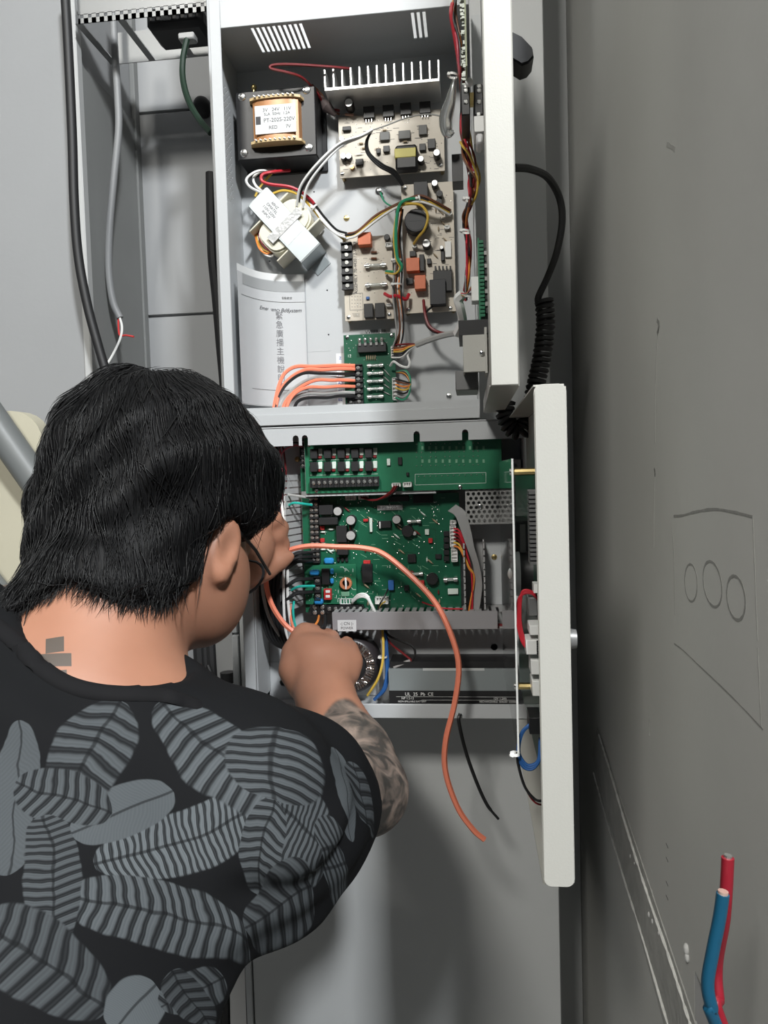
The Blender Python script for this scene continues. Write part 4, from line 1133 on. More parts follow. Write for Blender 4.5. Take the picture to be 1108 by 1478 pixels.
# green terminal board low on the door
gb = thing('circuit_board', 'green board edge on with black screw terminals low on the upper door', 'circuit board', at(695, 460, .83))
xg0, xg1 = at(690, 400, .83).x, at(698.5, 400, .83).x
zg0, zg1 = at(694, 463, .83).z, at(694, 343, .83).z
MB().box(xg0, xg0 + .0016, .83, .96, zg0, zg1).build('board', M_PCBL, gb)
b = MB(); duct_wall(b, xg0 + .0016, xg1, .828, .85, zg0 + .004, zg1 - .002, 'z', .004, .0012); b.build('pin_header', M_PCBL, gb)
for i in range(5):
    z = zg1 - .012 - (zg1 - zg0 - .02) * i / 5
    o = MB().box(xg1, XD + .0003, .832, .90, z - .014, z + .002, .0008).build('terminal_block', M_COMP, gb)
    MB().box(xg1 + .0005, xg1 + .006, .830, .834, z - .006, z - .002).build('terminal_screw', M_SOLDER, o)
dcn = dbox('connector', M_WHITE, gb, 680, 399, 693, 434, .835, .02)
# white sheathed cable end and bracket box
wc = wire('white sheathed cable curving up to the green board on upper door', W_WHT, [(660, 482, .95), (667, 465, .93), (664, 445, .915), (661, 432, .91), (668, 424, .905)], .0055, None, 'cable', 'cable')
for i, (m, e) in enumerate(((W_RED, (684, 414)), (W_BLK, (685, 424)), (W_WHT, (684, 430)), (W_BLK, (684, 427)), (W_YEL, (684, 410)), (W_WHT, (686, 434)))):
    wire('short %s core fanning from the white sheathed cable end' % m.name[5:], m, [(664, 424, .905), (672, 424 + i * .6, .89), (678, (424 + e[1]) / 2, .875), e + (.845,)], .0012, 'cores of the white sheathed cable')
bx = thing('bracket_box', 'pale grey folded metal box low on the inside of upper door', 'bracket', at(690, 538, .86))
x0, x1, z0, z1 = rect(668, 483, 701, 537, .80)
MB().box(x0, x1, .80, .803, z0, z1, .0006).build('front_plate', M_DOOR, bx)
MB().box(x0, x0 + .0015, .803, .90, z0 + .002, z1).build('side_plate', M_DOOR, bx)
MB().box(x0, x1, .803, .90, z1 - .0015, z1).build('top_plate', M_DOOR, bx)
MB().box(x1 - .0012, x1 + .0012, .794, .83, z0 - .002, z1 + .006).build('flange', M_DOOR, bx)
MB().box(x1, XD + .0003, .81, .812, z0, z1 - .002).build('arm', M_DOOR, bx)
screw(bx, Vector((x1 - .004, .7995, (z0 + z1) / 2)), .0028)
MB().box(x0 - .004, x1 + .006, .805, .88, z1 + .001, z1 + .016).build('black_top_block', M_COMP, bx)
xa, xb, za, zb_ = rect(657, 537, 690, 563, .84)
MB().box(xa, xb, .84, .90, za, zb_ + .002, .001).build('lower_block', mat('dull_grey_metal', (.2, .2, .2), .4, .4), bx)

# handset cradle sticking out past the upper door, with coiled cord
hn = thing('handset', 'black handset end jutting out beyond the upper door near its top', 'handset', atx(760, 70, .06))
zc = at(757, 66, .80).z; yc = .80
prof = [(.0465, .0155), (.052, .0145), (.062, .0085), (.0725, -.004), (.0735, -.012), (.0685, -.0175), (.0615, -.0195), (.0465, -.009)]
b = MB(); k0 = [(x, zc + z) for x, z in prof]
b.prism(k0, yc, yc + .028)
cxm = sum(x for x, z in k0) / len(k0); czm = sum(z for x, z in k0) / len(k0)
b.prism([(cxm + (x - cxm) * .93, czm + (z - czm) * .9) for x, z in k0], yc - .003, yc + .001)
b.build('earpiece', M_BLACK, hn)
MB().box(.0465, .056, yc + .026, yc + .12, zc - .008, zc + .012, .003).build('grip', M_BLACK, hn)
# cord: straight lead out of the door, then the coils
cd = thing('coiled_cord', 'black coiled handset cord hanging beside the two open doors', 'cord', at(765, 620, 1.0))
MB().tube(spline(pxs([(742, 242, .86), (765, 244, .88), (790, 256, .92), (807, 285, .95), (811, 320, .96), (803, 365, .97), (790, 400, .98), (776, 432, .985), (785, 440, .985)]), 8), .0043, 8).build('lead', M_RUBBER, cd)
path = spline(pxs([(785, 432, .985), (787, 470, .985), (781, 520, .985), (772, 560, .985), (765, 595, .99), (752, 622, .99), (738, 618, .99), (729, 600, .99), (731, 575, .99)]), 30)
b = MB(); hel = []
tt = 0
for i in range(len(path) - 1):
    d = (path[i + 1] - path[i])
    t_ = d.normalized(); a_ = Vector((0, 1, 0)); c_ = t_.cross(a_).normalized(); a_ = c_.cross(t_)
    for j in range(4):
        tt += d.length / 4
        ph = tt / .0066 * 2 * math.pi
        hel.append(path[i] + d * j / 4 + (a_ * math.cos(ph) + c_ * math.sin(ph)) * .0092)
b.tube(hel, .0031, 5)
b.build('coils', M_RUBBER, cd)

# ================================================================ wiring of the lower enclosure
wire('thick salmon cable arching across the green boards to a loose bare end', M_SALMON, [(432, 918, 1.02), (410, 900, 1.02), (392, 872, 1.02), (384, 840, 1.022), (391, 812, 1.022), (412, 796, 1.022), (445, 788, 1.024), (485, 789, 1.026), (525, 791, 1.026), (556, 801, 1.02), (600, 838, 1.005), (632, 876, .995), (654, 925, .985), (662, 965, .98), (656, 1015, .975), (643, 1070, .97), (643, 1115, .97), (660, 1165, .97), (682, 1197, .97), (699, 1212, .97)], .0037, None, 'cable', 'cable')
wire('thin black cable hanging loose below the lower enclosure', W_BLK, [(664, 1030, 1.028), (662, 1042, 1.024), (672, 1085, 1.03), (688, 1130, 1.035), (703, 1162, 1.04), (719, 1182, 1.045)], [.0026] * 35 + [.002] * 6, None, 'cable', 'cable')
gl = 'cables bundled down the left duct'
def lcable(lab, m, pts, r): wire(lab, m, pts, r, gl, 'cable', 'cable')
for i, (m, u, r) in enumerate(((M_SALMON, 397, .0024), (W_PNK, 404, .0017), (W_DRED, 409, .0015), (W_BLK, 400, .0018), (M_SALMON, 391, .0022), (W_GRY, 387, .002))):
    lcable('%s cable in the upper left of the bundle by the slotted duct' % ('salmon' if m is M_SALMON else m.name[5:].replace('_', ' ')), m, [(u - 6, 634, 1.075), (u, 650, 1.07), (u + 4, 690, 1.066), (u + 2, 730, 1.062), (u + 3, 770, 1.06), (u + 2, 830, 1.06)], r)
lcable('long pale grey cable running down the left duct', W_WHT, [(402, 708, 1.058), (408, 740, 1.052), (410, 790, 1.05), (409, 850, 1.048), (411, 900, 1.046), (418, 940, 1.05)], .0020)
lcable('long pale grey cable running down the left duct', W_WHT, [(413, 715, 1.062), (411, 750, 1.056), (415, 800, 1.052), (415, 860, 1.05), (420, 905, 1.05), (426, 940, 1.055)], .0020)
lcable('long grey cable bowing along the left rim of lower enclosure', W_GRY, [(384, 800, 1.06), (378, 840, 1.045), (386, 885, 1.042), (402, 915, 1.045), (418, 935, 1.05)], .0026)
for i in range(6):
    u = 376 + 5 * i
    lcable('thick black cable sagging in the lower left bundle', W_BLK, [(u + 8, 800, 1.062), (u, 845, 1.058 - .002 * i), (u + 3, 890, 1.056 - .002 * i), (u + 16 - i, 925, 1.054 - .002 * i), (432 - i, 945 + 1.5 * (i % 3), 1.055)], .0031)
for i, v in enumerate((800, 806, 812, 838, 857)):
    wire('black wire bending from the left duct into the main board terminals', W_BLK, [(404, v + 16, 1.06), (414, v + 8, 1.05), (428, v - 1, 1.052), (440, v - 2, 1.058), (451, v - 2.5, 1.068)], .0028, 'black wires into the main terminals')
wire('black wire with white tag at the relay board terminals', W_BLK, [(398, 660, 1.06), (404, 645, 1.05), (415, 640, 1.05), (428, 639, 1.055), (436, 640, 1.064)], .0012)
wire('pink wire at the relay board terminals', W_PNK, [(402, 665, 1.06), (410, 650, 1.054), (425, 643, 1.055), (436, 645, 1.064)], .0011)
wire('grey wire crossing from the left duct to the main board corner', W_GRY, [(414, 714, 1.06), (430, 716, 1.055), (443, 718, 1.06), (452, 719, 1.068)], .0018)
wire('teal wire crossing from left duct to the main board terminals', W_TEAL, [(417, 729, 1.06), (424, 726, 1.054), (436, 727, 1.056), (450, 729, 1.068)], .0017)
wire('teal wire low on the daughter board terminals', W_TEAL, [(420, 852, 1.06), (430, 847, 1.054), (442, 846, 1.056), (454, 846, 1.064)], .0019)
wire('teal wire bowing down beside the white plate to the right hand', W_TEAL, [(424, 868, 1.06), (423, 885, 1.05), (427, 905, 1.045), (437, 918, 1.045)], .0017)
wire('salmon wire bowing down beside a teal wire to the right hand', M_SALMON, [(419, 868, 1.06), (419, 888, 1.05), (424, 908, 1.045), (434, 920, 1.045)], .0017)
wire('short orange wire from the right hand to the terminal strip', W_ORG, [(438, 922, 1.03), (450, 908, 1.035), (458, 897, 1.045), (460, 889, 1.066)], .0017)
wire('thick black wire from the right hand to the terminal strip', W_BLK, [(445, 924, 1.03), (458, 912, 1.03), (468, 903, 1.036), (468, 890, 1.066)], .0036)
for k in range(3):
    wire('white wire arching from the connector into the covered duct', W_WHT, [(508, 869 - k, 1.07), (518, 862 - 2 * k, 1.062), (529, 863 - 2 * k, 1.058), (536, 874 - k, 1.058), (541 + k, 886, 1.062)], .0017, 'white wires into the covered duct')
wire('dark wire from the small connector into the covered duct', W_BLK, [(560, 850, 1.07), (555, 860, 1.062), (548, 872, 1.06), (543, 886, 1.062)], .0012)
wire('thin yellow wire from small connector into the covered duct', W_YEL, [(556, 868, 1.07), (550, 872, 1.064), (546, 878, 1.062), (543, 886, 1.064)], .0011)
for k, m in enumerate((W_DRED, W_DRED, W_BLK)):
    wire('%s wire joining the relay board to the main board' % m.name[5:].replace('_', ' '), m, [(569 + 3 * k, 701, 1.042), (563 + 3 * k, 710, 1.046), (548 + 2 * k, 720, 1.056), (535, 722 - k, 1.064), (521 + 3 * k, 718, 1.07)], .0013, 'wires between relay and main boards')
for k, m in enumerate((W_RED, W_RED, W_DRED, W_DRED, W_YEL, W_ORG)):
    v = 763 + 5 * k
    wire('%s wire curving down from the main board into the ribbon duct' % m.name[5:].replace('_', ' '), m, [(655, v, 1.068), (664, v + 5, 1.06), (674 + k * .5, 800 + 4 * k, 1.058), (681 + k * .6, 835, 1.06), (681 - k, 884, 1.062)], .0014, 'wires into the ribbon duct')
wire('red wire lying along the foot of the main board', W_RED, [(609, 869, 1.066), (620, 873, 1.06), (640, 878, 1.058), (668, 879, 1.058)], .0011)
# ribbon
b = MB(); rp = spline(pxs([(652, 733, 1.064), (664, 742, 1.056), (672, 765, 1.052), (679, 790, 1.053), (687, 815, 1.056), (690, 840, 1.06), (687, 865, 1.063), (683, 884, 1.065)]), 6)
b.ribbon(rp, [Vector((.0055 + .0012 * math.sin(k * .2), .004 * math.cos(k * .1), .004 - .004 * min(1, k / 18))) for k in range(len(rp))], .0008)
tag(b.build('ribbon_cable', mat('ribbon_grey', (.30, .30, .30), .5)), 'grey flat ribbon cable dropping into the uncovered duct', 'cable')
# battery leads and transformer leads
wire('black battery lead looping above the battery', W_BLK, [(551, 905, 1.08), (562, 918, 1.07), (580, 926, 1.062), (595, 933, 1.058), (599, 943, 1.056), (595, 953, 1.056), (588, 957, 1.058)], .0018)
wire('dark red battery lead above the battery', W_DRED, [(552, 912, 1.082), (565, 930, 1.07), (580, 942, 1.06), (592, 952, 1.056), (594, 957, 1.056)], .0016)
b = MB(); b.cyl(at(568, 963, 1.055), at(592, 954, 1.055), .0035, 10, .0028)
tag(b.build('crimp_terminal', mat('clear_sleeve_grey', (.45, .43, .42), .2, trans=.3)), 'clear sleeved crimp terminal lying on top of the battery', 'terminal')
wire('yellow lead of the toroidal transformer', W_YEL, [(551, 900, 1.075), (553, 930, 1.056), (552, 955, 1.046), (545, 980, 1.042), (530, 1004, 1.046)], .0019)
for k in range(3):
    wire('blue lead sweeping round the toroidal transformer', W_BLU, [(554 + k, 905, 1.08), (556 + k, 940, 1.062), (558 + k, 970, 1.056 + .002 * k), (553 + k, 995, 1.056), (540, 1010, 1.062)], .0024, 'blue transformer leads')
wire('grey lead beside the yellow transformer lead', W_GRY, [(549, 905, 1.08), (551, 930, 1.064), (553, 955, 1.056), (554, 980, 1.056)], .0016)
ties(552, 948, 1.056, .006, 'white cable tie round the toroidal transformer leads', (0, 0, 1))
for k in range(3):
    wire('dark red wire inside the open end of the covered duct', W_DRED, [(712, 900 + 2 * k, 1.06), (722, 902 + 1.5 * k, 1.056), (734, 902 + k, 1.056), (741, 900 + k, 1.05)], .0018, 'red wires in the duct end')

# ================================================================ on the lower door
XE = EX1 - .0015
ac = thing('clear_shield', 'clear acrylic shield standing parallel to the lower door on brass posts', 'shield', at(744, 1085, .66))
ya, yb = .655, .93
xa = at(741, 760, ya).x
zt_, zb_ = at(739, 662, ya).z, at(745, 1086, ya).z
MB().box(xa - .0007, xa + .0007, ya, yb, zb_, zt_).build('pane', mat('acrylic', (.9, .92, .92), .05, trans=1.0), ac)
MB().box(xa - .0008, xa + .0008, ya - .0008, ya + .0002, zb_, zt_).build('bright_edge', mat('acrylic_edge', (.78, .79, .77), .4), ac)
for v in (681, 993):
    z = at(755, v, ya).z
    MB().cyl((xa, ya + .006, z), (XE, ya + .006, z), .0030, 8).build('brass_post', M_BRASS, ac)
    MB().cyl((xa - .0022, ya + .006, z), (xa - .0006, ya + .006, z), .003, 10).build('post_screw', M_CHROME, ac)
lbd = thing('circuit_board', 'dark control board edge on with white connectors inside the lower door', 'circuit board', (EX0, .64, 1.20))
xq = EX0 + .004
MB().box(xq, xq + .0016, .628, .95, 1.235, 1.50).build('board', M_PCBG, lbd)
for z in (1.25, 1.48): MB().box(xq + .0016, XE + .0003, .70, .706, z, z + .006).build('spacer', M_BRASS, lbd)
for (u0, v0, u1, v1) in ((764, 903, 775, 917), (759, 924, 778, 945), (766, 953, 780, 974), (768, 983, 782, 1005)):
    x0, x1, z0, z1 = rect(u0, v0, u1, v1, .635)
    o = MB().box(x0, xq + .0002, .635, .660, z0, z1, .0005).build('connector', M_WHITE, lbd)
    b = MB()
    for k in range(6):
        z = z0 + (z1 - z0) * (k + .5) / 6
        b.box(x0 + .0085, xq + .001, .6335, .6355, z - .0008, z + .0008)
    b.build('pins', M_COMP, o)
x0, x1, z0, z1 = rect(764, 707, 776, 815, .64)
b = MB(); duct_wall(b, x0, xq, .64, .66, z0, z1, 'z', .0036, .0012); b.build('pin_header', mat('dull_grey_metal', (.2, .2, .2), .4, .4), lbd)
x0, x1, z0, z1 = rect(744, 752, 770, 806, .72)
o = MB().box(x0, xq + .0002, .72, .80, z0, z1, .001).build('display_module', M_COMP, lbd)
MB().box(x0 + .004, x0 + .009, .7185, .7205, z0 + .003, z1 - .003).build('grey_strip', M_GRAPH, o)
p = at(750, 832, .70)
o = MB().lathe([(.020, .012), (.020, -.006), (.014, -.010), (.006, -.010)], (p.x + .004, .72, p.z), 'X', 28).build('speaker', M_COMP, lbd)
MB().lathe([(.0205, -.001), (.0205, .004), (.015, .004), (.015, -.001)], (p.x - .003, .72, p.z), 'X', 28).build('speaker_ring', mat('pale_grey_plastic', (.5, .52, .52), .5), o)
MB().ball((p.x - .006, .72, p.z), .004, .006, .006, 12, 8).build('speaker_magnet', M_ALU, o)
x0, x1, z0, z1 = rect(755, 862, 776, 890, .66)
MB().box(x0 + .004, xq, .66, .69, z0, z1, .001).build('grey_switch', mat('dull_grey_metal', (.2, .2, .2), .4, .4), lbd)
x0, x1, z0, z1 = rect(770, 843, 779, 856, .635)
MB().box(x0, xq, .635, .65, z0, z1).build('connector', M_WHITE, lbd)
for k in range(3):
    wire('red wire looping down to a white connector inside the lower door', W_RED, [(779, 868, .66), (768, 857 - k, .66), (755, 857 - 2 * k, .66), (747 + 2 * k, 870, .66), (747 + 2 * k, 900, .655), (753 + 2 * k, 925, .65), (762, 938 - 3 * k, .645)], .0013, 'red wires inside the lower door')
o = dbox('relay_socket', M_BLACK, lbd, 764, 1036, 784, 1060, .65, .03)
for k in range(3):
    wire('blue wire hanging in a loop below the control board on lower door', W_BLU, [(768 + k, 1042, .66), (752 + k, 1058, .66), (747 + k, 1085, .66), (754 + 2 * k, 1106 - 2 * k, .66), (768, 1110 - 3 * k, .66), (779 - k, 1095, .66), (781 - k, 1065, .66)], .0013, 'blue wires on the lower door')
wire('black wire bowing low across to the lower door edge', W_BLK, [(746, 1085, .66), (748, 1105, .66), (757, 1135, .66), (770, 1152, .66), (781, 1156, .66), (796, 1151, .68)], .0013)
wire('thin dark red wire under the black wire on the lower door', W_DRED, [(748, 1095, .663), (752, 1122, .663), (765, 1150, .663), (778, 1161, .663), (796, 1158, .68)], .0009)
ties(743, 1088, .656, .004, 'white cable tie at the foot of the clear shield', (0, 0, 1))
# ================================================================ left of the cabinet
M_SIDE = mat('dark_cladding', (.24, .245, .24), .7, noise=.12, nscale=6)
M_PANEL = mat('wall_panel_grey', (.36, .365, .37), .7, noise=.05, nscale=5)
zs = [0.0] + [at(250, v, 1.55).z for v in (455, 160)] + [3.72]
for a, b_ in zip(zs[:-1], zs[1:]):
    MB().box(-.655, XL + .05, 1.550, 1.561, a + .0025, b_ - .0025, .001).build('wall_panel', M_PANEL, wall_back)
wl = bpy.data.objects['wall_left']
MB().box(-.662, -.656, 1.315, 1.55, 0, at(140, 136, 1.42).z, .001).build('cladding_sheet', M_SIDE, wl)
MB().box(-.662, -.652, 1.53, 1.55, 0, 3.71, .001).build('cladding_sheet', M_SIDE, wl)
struct('trim_1', mat('corner_bead', (.50, .505, .50), .6), MB().box(-.665, -.651, 1.292, 1.312, 0, 3.71, .002))
# cables in the gap
tag(MB().tube(spline(pxs([(92, -40, 1.24), (98, 60, 1.24), (104, 190, 1.24), (107, 290, 1.24), (113, 370, 1.24), (126, 440, 1.24), (142, 500, 1.24), (155, 545, 1.24), (165, 590, 1.24)]), 8), .0080, 10).build('hose', M_RUBBER),
    'thick black hose hanging down the left wall corner', 'hose')
tc = thing('stripped_cable', 'grey sheathed cable hanging with stripped red and white cores', 'cable', at(172, 458, 1.36))
MB().tube(spline(pxs([(162, -20, 1.36), (165, 60, 1.36), (170, 140, 1.36), (171, 190, 1.36), (164, 260, 1.36), (158, 330, 1.36), (157, 390, 1.36), (163, 435, 1.36), (173, 459, 1.36)]), 8), .0066, 10).build('sheath', mat('sheath_grey', (.24, .245, .25), .5), tc)
MB().tube(spline(pxs([(172, 456, 1.36), (176, 472, 1.35), (173, 490, 1.345), (160, 517, 1.34), (145, 538, 1.335), (130, 555, 1.33)]), 8), .0022, 6).build('white_core', W_WHT, tc)
MB().tube(spline(pxs([(171, 457, 1.36), (171, 472, 1.355), (173, 484, 1.35), (182, 484, 1.345), (193, 486, 1.34)]), 8), .0018, 6).build('red_core', mat('wire_bright_red', (.62, .05, .05), .4), tc)
ct = thing('cable_tray', 'perforated steel cable tray crossing above the gap', 'cable tray', (at(215, 15, 1.27).x, 1.33, at(215, 24, 1.27).z))
x0, x1 = at(112, 15, 1.27).x, at(298, 5, 1.27).x
z0, z1 = at(215, 24, 1.27).z, at(215, -8, 1.27).z
b = MB(); b.box(x0, x1, 1.27, 1.272, z0, z0 + .008).box(x0, x1, 1.27, 1.272, z0 + .014, z1 + .02)
for k in range(17):
    x = x0 + (x1 - x0) * k / 16
    b.box(x - .004, x + .004, 1.27, 1.272, z0, z0 + .015)
b.build('side_rail', mat('galvanised_steel', (.34, .345, .345), .45, .6), ct)
b = MB()
for k in range(4):
    x = x0 + (x1 - x0) * k / 3
    b.box(x - .006, x + .006, 1.272, 1.40, z0, z0 + .002)
b.build('rungs', mat('galvanised_steel', (.34, .345, .345), .45, .6), ct)
MB().box(x0, x1, 1.40, 1.402, z0, z1 + .02).build('side_rail', mat('galvanised_steel', (.34, .345, .345), .45, .6), ct)
tag(MB().box(at(215, 40, 1.30).x, at(296, 40, 1.30).x, 1.285, 1.36, at(250, 46, 1.3).z, at(250, 14, 1.3).z, .008).build('cable_bunch', M_RUBBER), 'dark bunch of cables tucked under the cable tray', 'cable')
gc = thing('earth_cable', 'dark green cable curving from a pale clamp to the cabinet side', 'cable', at(268, 60, 1.25))
MB().tube(spline(pxs([(270, 56, 1.25), (264, 85, 1.24), (264, 115, 1.23), (272, 145, 1.215), (287, 172, 1.20), (304, 192, 1.19)]), 8), .0050, 8).build('sheath', mat('cable_dark_green', (.012, .03, .018), .45), gc)
MB().box(at(258, 52, 1.25).x, at(281, 52, 1.25).x, 1.245, 1.265, at(270, 58, 1.25).z, at(270, 48, 1.25).z, .002).build('clamp', mat('clamp_grey', (.4, .4, .39), .5), gc)
tag(MB().ball(at(292, 155, 1.53), .018, .024, .02, 14, 10).build('cable_grommet', M_RUBBER), 'black round grommet on the wall behind the upper enclosure', 'grommet')
tag(MB().tube(spline(pxs([(303, 250, 1.22), (304, 310, 1.21), (306, 370, 1.20), (312, 430, 1.20), (318, 500, 1.20), (324, 570, 1.20), (330, 700, 1.2), (345, 1000, 1.2), (362, 1478, 1.2), (380, 2070, 1.2)]), 8), .0075, 8).build('cable', M_RUBBER), 'black cable running down the left side of the tall cabinet', 'cable')
for i, (u, r) in enumerate(((288, .010), (297, .006), (306, .008))):
    tag(MB().tube(spline(pxs([(u - 4, 880, 1.25), (u, 960, 1.25), (u + 6, 1040, 1.25), (u + 12, 1120, 1.25), (u + 20, 1478, 1.25), (u + 28, 1990, 1.25), (u + 30, 2040, 1.25)]), 8), r, 8).build('cable', M_RUBBER), ['thick', 'thin', 'medium'][i] + ' black cable hanging in the gap below the jaw', 'cable', 'cables hanging in the gap')
tag(MB().tube(spline(pxs([(300, 960, 1.24), (310, 985, 1.235), (322, 1004, 1.225), (328, 1010, 1.22)]), 6), .0035, 8).build('cable', M_RUBBER), 'thin black cable slanting to the gland beside lower enclosure', 'cable')
gd = thing('cable_gland', 'black cable gland with white and red rings beside lower enclosure', 'gland', at(330, 1040, 1.21))
for v0, v1, r, m, n in ((970, 985, .012, M_BLACK, 'cap'), (985, 998, .009, mat('gland_white', (.5, .5, .48), .5), 'white_ring'), (998, 1020, .013, M_BLACK, 'body'), (1020, 1034, .009, mat('gland_red', (.25, .03, .03), .5), 'red_ring'), (1034, 1060, .012, M_BLACK, 'tail')):
    MB().cyl(at(328, v0, 1.22), at(329, v1, 1.22), r, 14).build(n, m, gd)
p_ = at(328, 1008, 1.22); MB().box(p_.x, XL + .0004, 1.214, 1.228, p_.z - .006, p_.z + .006).build('bracket', M_BLACK, gd)
# cream panel and pipes at the far left
poly = []
xr, zt, zb = at(64, 690, 1.14).x, at(40, 592, 1.14).z, 0.0
for k in range(7):
    t = math.radians(90 - 15 * k)
    poly.append((xr - .05 + .05 * math.cos(t), zt - .05 + .05 * math.sin(t)))
poly += [(xr + .012, zt - .35), (xr + .012, zb), (xr - .42, zb), (xr - .42, zt - .004)]
tag(MB().prism(poly, 1.14, 1.17).build('leaning_panel', mat('cream_board', (.52, .49, .38), .6, noise=.06, nscale=10), None, base=True), 'cream panel with rounded corner standing behind the man', 'panel')
M_PIPE = mat('pipe_grey', (.16, .17, .17), .45)
for lab, a, c, r in (('grey round pipe slanting across the cream panel behind the hair', (-60, 535, 1.10), (125, 800, 1.125), .0235), ('grey round pipe slanting low across the cream panel near the neck', (-60, 785, 1.10), (75, 950, 1.125), .019)):
    tag(MB().cyl(at(*a), at(*c), r, 24).build('pipe', M_PIPE), lab, 'pipe')

# ================================================================ right wall: marks, chase, loose wires
def stroke(pts, wd, m=None, name='pencil_stroke'):
    P = spline([atx(u, v, XW) for u, v in pts], 6) if len(pts) > 2 else [atx(u, v, XW) for u, v in pts]
    b = MB(); vs = []
    P = [Vector((XW - .0001, p.y, p.z)) for p in P]
    wv = []
    for i in range(len(P)):
        d = (P[min(i + 1, len(P) - 1)] - P[max(i - 1, 0)]).normalized()
        s = d.cross(Vector((1, 0, 0))).normalized() * wd / 2 * (.75 + .5 * random.random())
        wv.append(s)
    b.ribbon(P, wv, .0002)
    return b.build(name, m or M_PENCIL, wall_right)
M_PENCIL = mat('pencil_grey', (.30, .30, .285), .8, noise=.25, nscale=200)
M_FAINT = mat('pencil_faint', (.42, .42, .40), .8, noise=.2, nscale=200)
stroke([(972, 745), (985, 744), (1003, 739), (1030, 735), (1058, 739), (1086, 746)], .0022)
stroke([(970, 762), (972, 800), (973, 850), (974, 888)], .0010)
stroke([(1086, 748), (1088, 800), (1091, 880), (1093, 925)], .0016, M_FAINT)
stroke([(1093, 935), (1096, 1000), (1098, 1050)], .0016, M_FAINT)
def oval(cu, cv, ru, rv, tilt=0):
    return [(cu + ru * math.sin(t) + tilt * math.cos(t), cv - rv * math.cos(t)) for t in [2 * math.pi * k / 14 for k in range(15)]]
stroke(oval(997, 841, 9, 27, -1), .0019); stroke(oval(1028, 843, 13, 33, -4), .0021); stroke(oval(1062, 863, 13, 32, -3), .0023)
stroke([(973, 929), (985, 938), (1005, 957), (1040, 990), (1075, 1025), (1101, 1053)], .0013)
stroke([(950, 470), (947, 520), (945, 580), (945, 640)], .0016, M_FAINT)
stroke([(945, 690), (944, 730), (943, 790)], .0010, M_FAINT)
stroke([(948, 462), (951, 468), (950, 476), (948, 482)], .0050, M_PENCIL, 'smudge')
stroke([(944, 676), (945, 682), (945, 688)], .0030, M_GRAPH, 'smudge')
stroke([(962, 208), (968, 211), (974, 216)], .0040, M_FAINT, 'smudge')
stroke([(937, 1035), (936, 1050), (937, 1062)], .0016, M_FAINT, 'smudge')
for v in (1220, 1240, 1275, 1295): stroke([(961, v - 3), (964, v + 4)], .0012, M_GRAPH, 'chip_mark')
# plastered chase with two light ridges running down towards the lens
def wallpt(u, v, lift): p = atx(u, v, XW); return Vector((XW - lift, p.y, p.z))
tr1 = struct('trim_2', mat('chase_plaster', (.42, .42, .40), .85, noise=.25, nscale=40, bump=.6, bscale=120), MB().add(
    [wallpt(855, 1090, -.001), wallpt(862, 1050, -.001), wallpt(1012, 1500, -.001), wallpt(965, 1500, -.001),
     wallpt(855, 1090, .0012), wallpt(862, 1050, .0012), wallpt(1012, 1500, .0012), wallpt(965, 1500, .0012)],
    [(0, 1, 2, 3), (4, 5, 6, 7), (0, 1, 5, 4), (1, 2, 6, 5), (2, 3, 7, 6), (3, 0, 4, 7)]))
M_RIDGE = mat('ridge_plaster', (.80, .80, .77), .8, noise=.2, nscale=90, bump=.8, bscale=200)
for pts, r in (([(858, 1115), (872, 1165), (900, 1260), (930, 1355), (970, 1490)], .0011), ([(866, 1060), (880, 1105), (905, 1190), (935, 1285), (968, 1380), (1003, 1490)], .0013)):
    P = [wallpt(u, v, .0022) for u, v in pts]
    sp_ = spline(P, 14); random.seed(3)
    MB().tube(sp_, [r * random.uniform(.6, 1.5) for _ in sp_], 6).build('ridge', M_RIDGE, tr1)
for u, v, r in ((911, 1236, .0022), (917, 1246, .0018), (938, 1320, .003), (943, 1330, .0026), (952, 1347, .002), (992, 1370, .0048), (993, 1382, .004)):
    p = wallpt(u, v, .001); MB().ball(p, r * .6, r, r * 1.1, 8, 6).build('plaster_crumb', mat('white_plaster', (.66, .66, .65), .8), tr1)
# socket box and the loose red and blue wires
sb_ = thing('wall_box', 'dark open wall box behind the loose red and blue wires', 'wall box', (XW, .47, 1.16))
p0, p1 = wallpt(1002, 1400, 0), wallpt(1040, 1500, 0)
ya_, yb_, za_, zb2_ = min(p0.y, p1.y) - .015, max(p0.y, p1.y), p0.z - .075, p0.z
ya_ = max(ya_, .432)
drill(wall_right, MB().box(XW - .01, XW + .045, ya_, yb_, za_, zb2_))
b = MB(); b.box(XW + .0435, XW + .045, ya_, yb_, za_, zb2_)
for q in ((ya_, ya_ + .0012, za_, zb2_), (yb_ - .0012, yb_, za_, zb2_), (ya_, yb_, za_, za_ + .0012), (ya_, yb_, zb2_ - .0012, zb2_)): b.box(XW + .0002, XW + .0436, q[0], q[1], q[2], q[3])
b.build('box_liner', mat('box_grey_plastic', (.30, .30, .30), .6), sb_, smooth=False)
za_w = max(za_ + .012, 1.0)
rw = thing('loose_wire', 'red insulated wire with cut end poking up before the wall', 'wire', at(1040, 1478, .42))
MB().tube(spline([at(1050, 1238, .43), at(1048, 1280, .43), at(1044, 1330, .43), at(1034, 1390, .435), at(1036, 1440, .43), at(1050, 1500, .425), Vector((XW + .02, .445, za_w))], 8), .0034, 12).build('insulation', mat('wire_crimson', (.25, .011, .022), .4), rw)
MB().cyl(at(1050.5, 1234, .43), at(1050, 1240, .43), .0022, 10).build('copper_end', M_SOLDER, rw)
bw = thing('loose_wire', 'blue insulated wire with bare copper end beside the red wire', 'wire', at(1030, 1478, .40))
